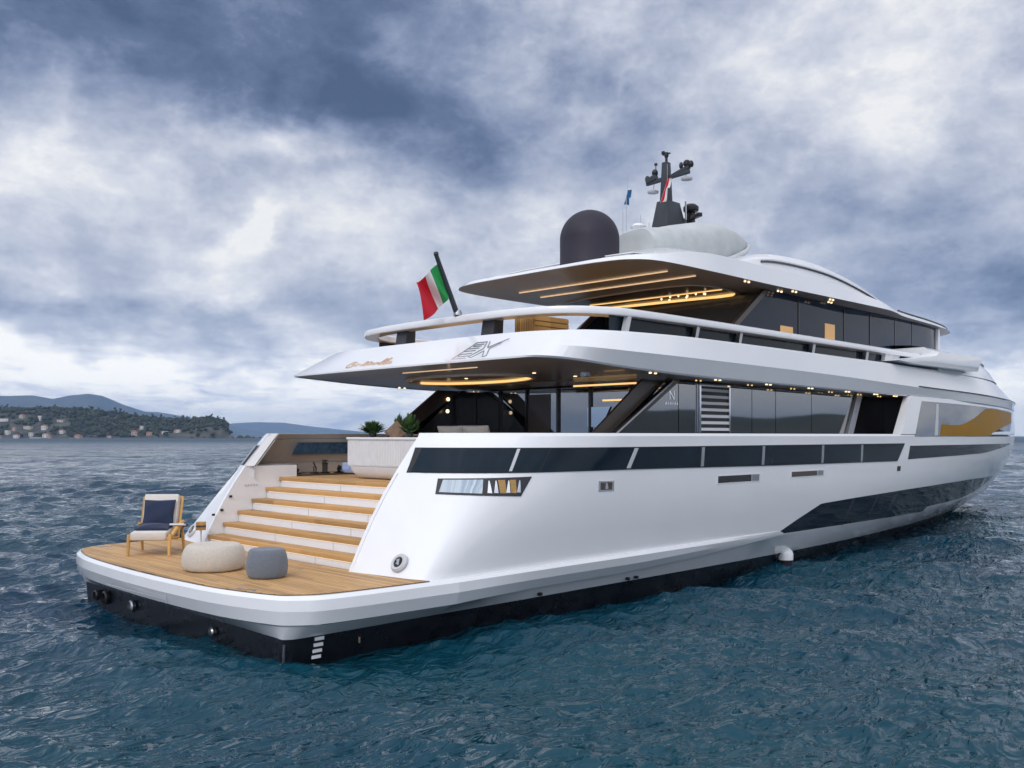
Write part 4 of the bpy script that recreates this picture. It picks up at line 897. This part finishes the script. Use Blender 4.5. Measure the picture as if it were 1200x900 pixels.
# pennant and courtesy flag
def streamer(name, label, P, w, mats, cat='flag'):
    P = catmull(P, 5); n = len(P)
    t = local(name, label, cat, *map(float, P[0]))
    m = MB(); m.tube([np.array((0, 0, .35)), np.array((0, 0, -.05)), P[-1] - P[0]], .005, 5); m.build('halyard', 'steel', t)
    for j, mt in enumerate(mats):
        a, b = j / len(mats), (j + 1) / len(mats)
        m = MB(); m.slab([[tuple(p - P[0] + np.array((w * q * (.7 + .3 * math.sin(i * .9)), -w * q * .6, .06 * q * math.sin(i * 1.3)))) for q in (a, (a + b) / 2, b)] for i, p in enumerate(P)], -.003, .003); m.build('flag', mt, t, smooth=80)
streamer('pennant', 'small dark blue pennant drooping from a whip antenna aft of the mast', [(11.5, 0, 8.98), (11.48, .02, 8.8), (11.42, .05, 8.62)], .1, ('pennant_blue',))
streamer('courtesy_flag', 'red and white flag drooping against the black radar mast', [(12.72, -.30, 9.45), (12.68, -.26, 9.2), (12.62, -.16, 8.85)], .11, ('flag_red', 'flag_white'))
# covered tender on the hardtop
t = local('covered_tender', 'tender under a pale grey canvas cover on the hardtop', 'tender', 10.4, -.95, 6.86)
Ls = [0, .2, .75, 1.5, 2.25, 2.95, 3.65, 4.2, 4.68, 4.82]
def tsec(i, x):
    w = [.66, .70, .74, .76, .77, .73, .60, .42, .20, .03][i]; zt = [.80, .86, .98, 1.16, 1.31, 1.38, 1.38, 1.33, 1.26, 1.22][i]; zb = [.02, .0, 0, .02, .10, .28, .52, .78, 1.06, 1.18][i]
    P = []
    for a in np.linspace(0, math.pi, 19):
        c, s_ = math.cos(a), math.sin(a)
        r = .5; yy = w * math.copysign(abs(c) ** .62, c); z0 = zb + (zt - zb) * .42; zz = z0 + (zt - z0) * s_ ** .75
        sag = .03 * math.sin(6 * x + 4 * a); P.append((x, yy, zz + sag * s_))
    P = [(x, w * .55, zb), (x, w * .9, zb + (zt - zb) * .16)] + P + [(x, -w * .9, zb + (zt - zb) * .16), (x, -w * .55, zb)]
    return P
m = MB(); m.grid([tsec(i, x) for i, x in enumerate(Ls)]); s0 = tsec(0, 0); m.add(s0, [tuple(range(len(s0)))]); m.build('canvas_cover', 'cover_cloth', t, smooth=50)
for s in (-1, 1):
    m = MB(); m.tube([(.2, s * .70, .14), (2.2, s * .76, .22), (3.3, s * .66, .55), (4.2, s * .44, .86), (4.9, s * .12, 1.14)], [.07, .08, .08, .07, .05], 10); m.build('tube', 'cover_cloth', t)
    for x, z in ((3.2, .30), (3.7, .42)):
        m = MB(); m.box((x, s * .6, z), (.2, .14, .2)); m.tube([(x - .2, s * .55, z - .1), (x + .35, s * .5, z + .2)], .03, 6); m.build('tie_down', 'black_metal', t)
for x in (.8, 2.9):
    m = MB(); m.prism([(-.7, -.16), (.7, -.16), (.75, .14 + x * .04), (.4, .0 + x * .03), (-.4, .0 + x * .03), (-.75, .14 + x * .04)], 'x', x, x + .12); m.build('cradle', 'mast_paint', t)
# ================================================================= sea, coast, mountains, air
def kind(o, k): o['kind'] = k; return o
def np_mesh(name, V, F, mat, smooth=True):
    me = bpy.data.meshes.new(name); V = np.asarray(V, np.float32); F = np.asarray(F, np.int32); k = F.shape[1]
    me.vertices.add(len(V)); me.vertices.foreach_set('co', V.ravel()); me.loops.add(F.size); me.loops.foreach_set('vertex_index', F.ravel())
    me.polygons.add(len(F)); me.polygons.foreach_set('loop_start', np.arange(0, F.size, k, dtype=np.int32)); me.polygons.foreach_set('loop_total', np.full(len(F), k, np.int32))
    me.update(calc_edges=True)
    if smooth: me.polygons.foreach_set('use_smooth', np.ones(len(F), bool))
    me.materials.append(MATS[mat]); o = bpy.data.objects.new(name, me); COL.objects.link(o); return o
def sea_material():
    m, k, b = new_mat('sea_water')
    b.inputs['IOR'].default_value = 1.333
    pos = k.add('ShaderNodeNewGeometry').outputs['Position']
    n = k.noise(pos, 0.05, 5, 0.6); k.l.new(k.mix(k.maprange(n, .35, .65, 0, 1), (0.0013, 0.024, 0.058), (0.0026, 0.047, 0.070)), b.inputs['Base Color'])
    far = k.vm('LENGTH', pos); k.l.new(k.maprange(far, 60, 600, 0.03, 0.45), b.inputs['Roughness'])
    st = k.vm('MULTIPLY', pos, (1.0, 1.0, 1.0))
    mp = k.add('ShaderNodeMapping'); mp.inputs['Rotation'].default_value = (0, 0, R_(-44)); mp.inputs['Scale'].default_value = (0.75, 1.5, 1); k.l.new(st, mp.inputs[0])
    h1 = k.noise(mp.outputs[0], 3.0, 2, 0.5, 0.9); h2 = k.noise(mp.outputs[0], 0.30, 4, 0.6, 0.4)
    gust = k.maprange(k.noise(pos, 0.028, 3, 0.6), .38, .66, 0.45, 1.25)
    b1 = k.add('ShaderNodeBump'); b1.inputs['Distance'].default_value = 0.16; k.l.new(k.m('MULTIPLY', gust, SEA_B1), b1.inputs['Strength']); k.l.new(h1, b1.inputs['Height'])
    b2 = k.add('ShaderNodeBump'); b2.inputs['Distance'].default_value = 0.9; b2.inputs['Strength'].default_value = SEA_B2; k.l.new(h2, b2.inputs['Height']); k.l.new(b1.outputs[0], b2.inputs['Normal'])
    k.l.new(b2.outputs[0], b.inputs['Normal'])
    return m
SEA_A, SEA_P = 0.0074, 0.62
SEA_B1, SEA_B2 = 0.85, 0.40
sea_material()
def build_sea():
    nr, na = 1300, 560
    r = np.concatenate([[0.5], np.geomspace(3.0, 600, nr - 81), np.geomspace(606, 16000, 80)])
    c0 = math.atan2(CW[1], CW[0]); f = np.linspace(-1, 1, na)
    ang = c0 + np.where(np.abs(f) < .8, f / .8 * R_(38), np.sign(f) * (R_(38) + (np.abs(f) - .8) / .2 * (math.pi - R_(38))))
    RR, AA = np.meshgrid(r, ang, indexing='ij'); X = CAM[0] + RR * np.cos(AA); Y = CAM[1] + RR * np.sin(AA)
    H = np.zeros_like(X); DX = np.zeros_like(X); DY = np.zeros_like(X)
    dr = np.gradient(r)[:, None]; rng = np.random.default_rng(5)
    wind = R_(46)
    for i in range(110):
        lam = 0.26 * (5.5 / 0.26) ** rng.random(); th = wind + rng.normal(0, .55); kx, ky = 2 * math.pi / lam * math.cos(th), 2 * math.pi / lam * math.sin(th)
        amp = SEA_A * lam ** SEA_P * rng.uniform(.5, 1.3); ph = rng.uniform(0, 6.28)
        fade = np.clip((lam / np.maximum(dr, RR * (R_(38) * 2 / (na * .8))) - 2.2) / 2.0, 0, 1)
        wob = .9 * np.sin(.31 / lam ** .5 * (X * math.cos(th + 1.5) + Y * math.sin(th + 1.5)) + i) + .7 * np.sin(.23 / lam ** .5 * (X * math.cos(th + .4) - Y * math.sin(th + .4)) + 2 * i)
        arg = kx * X + ky * Y + ph + wob
        H += amp * fade * np.cos(arg); q = 1.15 * amp * fade * np.sin(arg); DX -= q * math.cos(th); DY -= q * math.sin(th)
    gust = .78 + .3 * np.sin(X * .07 + 1) * np.sin(Y * .05 + .4) + .18 * np.sin(X * .21 + Y * .13)
    # lee of the yacht's quarter: calmer water close under the stern
    V = np.stack([X + DX * gust, Y + DY * gust, H * gust - np.clip(RR - 200, 0, None) * 0], -1).reshape(-1, 3)
    i, j = np.meshgrid(np.arange(nr - 1), np.arange(na), indexing='ij'); j2 = (j + 1) % na
    F = np.stack([i * na + j, (i + 1) * na + j, (i + 1) * na + j2, i * na + j2], -1).reshape(-1, 4)
    # the last column closes the full circle
    kind(np_mesh('sea', V, F, 'sea_water'), 'structure')
build_sea()

def at(a, b, z=0.0):
    """a metres to the right and b metres out along the compass bearing of the coast survey line"""
    return np.array((CAM[0], CAM[1], 0)) + CR * a + CW * b + np.array((0, 0, z))
def vnoise(x, y, seed, oct=5):
    out = 0; rng = np.random.default_rng(seed)
    for o in range(oct):
        f = 2.0 ** o; a = .5 ** o
        for _ in range(3):
            t, p = rng.uniform(0, 6.28), rng.uniform(0, 6.28); out = out + a / 3 * np.sin(f * (x * math.cos(t) + y * math.sin(t)) + p + 1.3 * np.sin(f * .5 * (x * math.sin(t) - y * math.cos(t)) + p * 2))
    return out
m, k, b = new_mat('rock_soil'); pos = k.add('ShaderNodeNewGeometry').outputs['Position']
k.l.new(k.mix(k.maprange(k.noise(pos, .06, 6, .65), .4, .6, 0, 1), (.022, .030, .020), (.085, .078, .066)), b.inputs['Base Color']); b.inputs['Roughness'].default_value = .95
m, k, b = new_mat('woodland_leaf'); pos = k.add('ShaderNodeNewGeometry').outputs['Position']
k.l.new(k.mix(k.maprange(k.noise(pos, .07, 6, .7), .35, .65, 0, 1), (.008, .016, .010), (.040, .052, .024)), b.inputs['Base Color']); b.inputs['Roughness'].default_value = .9
m, k, b = new_mat('mountain_cover'); pos = k.add('ShaderNodeNewGeometry').outputs['Position']
k.l.new(k.mix(k.maprange(k.noise(pos, .004, 7, .65), .4, .6, 0, 1), (.012, .022, .016), (.045, .050, .038)), b.inputs['Base Color']); b.inputs['Roughness'].default_value = 1
simple('house_white', (.66, .64, .61), .8, var=.08, vscale=.3); simple('house_pink', (.44, .34, .30), .8, var=.08, vscale=.3); simple('house_cream', (.46, .42, .35), .8, var=.08, vscale=.3)
simple('roof_tile', (.30, .135, .085), .85, var=.2, vscale=.5); simple('house_glass', (.03, .035, .045), .2)

DH = 1250.0
HP = [(-1250, 40), (-1000, 46), (-850, 44), (-700, 45), (-670, 41), (-600, 41), (-565, 38), (-520, 33), (-480, 28), (-440, 25), (-412, 27.5), (-396, 24.5), (-389, 20), (-384, 6), (-379, 0.5), (-374, -3)]
def head_h(a, b):
    prof = np.interp(a, [p[0] for p in HP], [p[1] for p in HP]); s = np.clip(b / 170, 0, 1); s = s * s * (3 - 2 * s)
    cliff = np.interp(a, [-560, -470, -380], [0, .25, .8])
    s = np.maximum(s, cliff * np.clip(b / 22, 0, 1)) * np.clip((620 - b) / 200, 0, 1)
    return -2 + (prof + 2) * s + vnoise(a * .03, b * .03, 3) * 3.2 * s * np.clip((-372 - a) / 12, 0, 1)
A_, B_ = np.meshgrid(np.linspace(-1250, -368, 260), np.linspace(-6, 620, 90), indexing='ij')
Z_ = head_h(A_, B_)
V = CAM * np.array((1, 1, 0)) + (A_ * (1 + B_ / DH))[..., None] * CR + (DH + B_)[..., None] * CW + Z_[..., None] * np.array((0, 0, 1))
i, j = np.meshgrid(np.arange(259), np.arange(89), indexing='ij'); F = np.stack([i * 90 + j, (i + 1) * 90 + j, (i + 1) * 90 + j + 1, i * 90 + j + 1], -1).reshape(-1, 4)
kind(np_mesh('headland', V.reshape(-1, 3), F, 'rock_soil'), 'structure')
# rocks off the point
RK = MB()
for a, b, r in ((-370, 40, 4), (-364, 46, 2.4), (-356, 52, 1.8), (-376, 25, 4), (-349, 60, 1.2), (-384, 8, 4), (-402, 4, 3), (-420, 3, 3), (-436, 2, 2.5)):
    p = at(a, DH + b); RK.lathe([(r * 1.6, -1), (r * 1.3, r * .3), (r * .7, r * .9), (.1, r * 1.1)], c=p, seg=7)
kind(RK.build('sea_rocks', 'rock_soil', None, smooth=0), 'structure')

# houses on the headland: (a, up-slope b, width, depth, height, wall, roofed, label)
HS = [(-722, 30, 20, 10, 6.5, 'house_white', 'tiled', 'long white house low on the headland, farthest left of all'),
      (-712, 78, 16, 10, 7, 'house_pink', 'tiled', 'pink house halfway up the headland near the left edge'),
      (-700, 128, 13, 9, 7, 'house_white', 'flat', 'white flat roofed house high on the headland near the left edge'),
      (-697, 12, 18, 9, 7, 'house_cream', 'tiled', 'cream house on the shore below the pink house'),
      (-684, 44, 11, 9, 8, 'house_white', 'flat', 'small tall white house above the cream shore house'),
      (-690, 100, 26, 9, 5, 'house_white', 'flat', 'long low pale building high on the left slope'),
      (-664, 120, 15, 10, 6, 'house_cream', 'tiled', 'cream house high on the slope above the two white villas'),
      (-656, 70, 24, 10, 6, 'house_cream', 'flat', 'wide cream building in the middle of the left slope'),
      (-646, 6, 30, 8, 4, 'house_white', 'flat', 'long low white boathouse along the waterline'),
      (-640, 104, 9, 8, 9, 'house_white', 'flat', 'narrow white tower house near the ridge'),
      (-634, 66, 14, 10, 8, 'house_white', 'tiled', 'white villa with tiled roof in the middle of the slope'),
      (-632, 28, 15, 9, 7, 'house_white', 'tiled', 'white villa just above the pink shore house'),
      (-628, 8, 13, 9, 6, 'house_pink', 'tiled', 'pink house on the shore beside the boathouse'),
      (-612, 96, 20, 8, 4, 'house_cream', 'flat', 'low cream house with flat roof just under the ridge'),
      (-588, 12, 17, 10, 8, 'house_pink', 'tiled', 'large salmon villa on the shore in the middle of the headland'),
      (-596, 2, 16, 6, 3.5, 'house_pink', 'flat', 'low pink quay shed at the foot of the salmon villa'),
      (-512, 44, 15, 10, 9, 'house_pink', 'tiled', 'pale pink villa standing alone toward the right of the wood'),
      (-502, 82, 9, 8, 7, 'house_white', 'flat', 'small white house above the pale pink villa'),
      (-492, 30, 15, 9, 5, 'house_pink', 'tiled', 'low pink house beside the pale pink villa'),
      (-470, 60, 18, 9, 5, 'house_white', 'flat', 'long white house near the right end of the ridge'),
      (-456, 50, 11, 8, 6, 'house_cream', 'tiled', 'small cream house on the slope above the cliffs'),
      (-452, 26, 12, 8, 5, 'house_white', 'tiled', 'small white house low above the cliffs'),
      (-716, 52, 12, 9, 6, 'house_cream', 'tiled', 'cream cottage between the long white shore house and the pink house above it'),
      (-675, 62, 10, 8, 6, 'house_pink', 'tiled', 'small pink cottage beside the wide cream building on its left'),
      (-672, 24, 14, 9, 6, 'house_white', 'tiled', 'white tiled cottage just above the left end of the boathouse'),
      (-652, 36, 11, 8, 7, 'house_white', 'flat', 'white cube house directly above the long boathouse'),
      (-610, 50, 13, 9, 6, 'house_white', 'tiled', 'white cottage in the trees above the salmon villa'),
      (-546, 20, 10, 8, 5, 'house_cream', 'tiled', 'lone cream cottage low in the wood between the salmon and the pale pink villas'),
      (-428, 66, 8, 7, 6, 'house_white', 'flat', 'small white house at the top of the cliffs, farthest right')]
hb_rot = HEAD - R_(90)
def cap_z(a, b): return float(head_h(np.array(a, float), np.array(b, float)))
HOUSES = []
for n, (a, b, w, d, h, mt, rf, lab) in enumerate(HS):
    z = cap_z(a, b); p = at(a * (1 + b / DH), DH + b, z - 1.0); HOUSES.append((a, b, w))
    t = thing('house', lab, 'house', tuple(p), hb_rot + RNG.uniform(-.4, .4), 'houses on the headland')
    w, d, h = w * .48, d * .6, h * .66
    m = MB(); m.box((0, 0, h / 2 + .5), (w, d, h + 1)); m.build('wall', mt, t, smooth=0)
    m = MB()
    if rf == 'flat': m.box((0, 0, h + 1.15), (w + .6, d + .6, .3))
    else:
        e = .7; r0 = h + 1.0; q = d * .35
        m.add([(-w / 2 - e, -d / 2 - e, r0), (w / 2 + e, -d / 2 - e, r0), (w / 2 + e, d / 2 + e, r0), (-w / 2 - e, d / 2 + e, r0), (-w / 2 + q, 0, r0 + d * .26), (w / 2 - q, 0, r0 + d * .26)], [(0, 1, 5, 4), (1, 2, 5), (2, 3, 4, 5), (3, 0, 4), (3, 2, 1, 0)])
    m.build('roof', 'roof_tile' if rf == 'tiled' else mt, t, smooth=0)
    m = MB(); nw = max(2, int(w / 4))
    for q in range(nw):
        for fl_ in range(2 if h > 4.6 else 1): m.box((-w / 2 + (q + .5) * w / nw, -d / 2, 1.9 + fl_ * 2.3), (1.0, .16, 1.2))
    m.build('window_row', 'house_glass', t, smooth=0)
# woodland covering the headland: clumps of foliage, gaps left round the houses
def woodland():
    rng = np.random.default_rng(21); ph = (1 + 5 ** .5) / 2
    ico = np.array([(-1, ph, 0), (1, ph, 0), (-1, -ph, 0), (1, -ph, 0), (0, -1, ph), (0, 1, ph), (0, -1, -ph), (0, 1, -ph), (ph, 0, -1), (ph, 0, 1), (-ph, 0, -1), (-ph, 0, 1)], float); ico /= np.linalg.norm(ico[0])
    fc = np.array([(0, 11, 5), (0, 5, 1), (0, 1, 7), (0, 7, 10), (0, 10, 11), (1, 5, 9), (5, 11, 4), (11, 10, 2), (10, 7, 6), (7, 1, 8), (3, 9, 4), (3, 4, 2), (3, 2, 6), (3, 6, 8), (3, 8, 9), (4, 9, 5), (2, 4, 11), (6, 2, 10), (8, 6, 7), (9, 8, 1)])
    VV = []; FF = []; o = 0; n = 0
    while n < 5200:
        a = rng.uniform(-1100, -384); b = rng.uniform(6, 330) * rng.uniform(.4, 1)
        if any(abs(a - h[0]) < h[2] * .62 and -26 < b - h[1] < 9 for h in HOUSES): continue
        if a > -470 and b < 14 and rng.random() < .8: continue
        z = cap_z(a, b)
        if z < 1.0: continue
        n += 1; r = rng.uniform(1.6, 3.9); tall = rng.random() < .07
        for q in range(2 if not tall else 4):
            c = at(a * (1 + b / DH) + rng.normal(0, r * .45), DH + b + rng.normal(0, r * .4), z + r * .55 + (q * r * .62 if tall else rng.uniform(0, r * .6)))
            s = r * rng.uniform(.5, 1.0) * (.62 if tall else 1)
            VV.append(c + ico * s * rng.uniform(.65, 1.3, (12, 1)) * np.array((1, 1, .85))); FF.append(fc + o); o += 12
    return np.vstack(VV), np.vstack(FF)
V, F = woodland(); kind(np_mesh('woodland', V, F, 'woodland_leaf', smooth=False), 'stuff')

# mountains far beyond, standing in the haze
def ridge(name, D, prof, depth, seed, mat, rough):
    a0, a1 = prof[0][0], prof[-1][0]; na, nb = 260, 40
    A, Bq = np.meshgrid(np.linspace(a0, a1, na), np.linspace(-1, 1, nb), indexing='ij')
    P = np.interp(A, [p[0] for p in prof], [p[1] for p in prof])
    Z = P * (1 - np.abs(Bq) ** 1.25) + vnoise(A / depth * 9, Bq * 5, seed) * rough * (1 - Bq ** 2) * np.clip(P / 40, 0, 1) * (1 - .8 * np.exp(-(Bq / .08) ** 2)) - 2
    V = CAM * np.array((1, 1, 0)) + (A * (1 + Bq * depth / D))[..., None] * CR + (D + Bq * depth)[..., None] * CW + Z[..., None] * np.array((0, 0, 1))
    i, j = np.meshgrid(np.arange(na - 1), np.arange(nb - 1), indexing='ij'); F = np.stack([i * nb + j, (i + 1) * nb + j, (i + 1) * nb + j + 1, i * nb + j + 1], -1).reshape(-1, 4)
    kind(np_mesh(name, V.reshape(-1, 3), F, mat), 'structure')
def pr(D, pts): return [((x - 600) / 1080 * D, (511 - y) / 1080 * D) for x, y in pts]
D1, D2, D3 = 6500., 8500., 10500.
ridge('mountain', D1, pr(D1, [(-300, 470), (-120, 455), (-40, 463), (10, 463), (38, 461.5), (62, 466), (85, 462), (104, 460.5), (120, 463), (142, 472), (170, 481), (200, 489), (240, 499), (280, 509), (300, 512)]), 900, 4, 'mountain_cover', 16)
ridge('mountain', D2, pr(D2, [(-60, 505), (60, 490), (150, 481), (185, 482), (215, 487), (250, 493), (290, 503), (330, 512)]), 1200, 8, 'mountain_cover', 14)
ridge('mountain', D3, pr(D3, [(120, 506), (200, 499), (258, 496), (300, 494), (335, 495), (360, 498.5), (385, 501), (420, 505), (470, 511)]), 1200, 12, 'mountain_cover', 14)
# the wooded shore the yacht lies off, behind the viewer's shoulder: seen in the dark glass
def shore():
    na, nb = 300, 30
    th, Bq = np.meshgrid(np.linspace(R_(-130), R_(5), na), np.linspace(0, 1, nb), indexing='ij')
    P = (36 + 17 * vnoise(th * 9, th * 0, 31)) * np.clip((R_(5) - th) / R_(25), 0, 1) ** .7 * np.clip((th + R_(130)) / R_(25), 0, 1) ** .7 ; Z = P * np.sin(Bq * math.pi / 2) + vnoise(th * 60, Bq * 6, 17) * 3 * Bq - 2
    r = 900 + 420 * Bq; V = np.stack([r * np.cos(th), r * np.sin(th), Z], -1).reshape(-1, 3)
    i, j = np.meshgrid(np.arange(na - 1), np.arange(nb - 1), indexing='ij'); F = np.stack([i * nb + j, (i + 1) * nb + j, (i + 1) * nb + j + 1, i * nb + j + 1], -1).reshape(-1, 4)
    kind(np_mesh('hills', V, F, 'mountain_cover'), 'structure')
shore()
# air
def haze():
    m = bpy.data.materials.new('haze'); m.use_nodes = True; k = NT(m.node_tree); k.n.clear()
    out = k.add('ShaderNodeOutputMaterial'); v = k.add('ShaderNodeVolumePrincipled'); k.l.new(v.outputs[0], out.inputs['Volume'])
    v.inputs['Color'].default_value = (.42, .64, 1.0, 1); v.inputs['Density'].default_value = HAZE_D; v.inputs['Anisotropy'].default_value = 0.0
    MATS['haze'] = m; mb = MB(); c = at(0, 0); mb.box((c[0], c[1], 170), (26000, 26000, 347)); o = mb.build('haze', 'haze', None, smooth=0, weld=False); kind(o, 'stuff')
HAZE_D = 0.95e-4
haze()
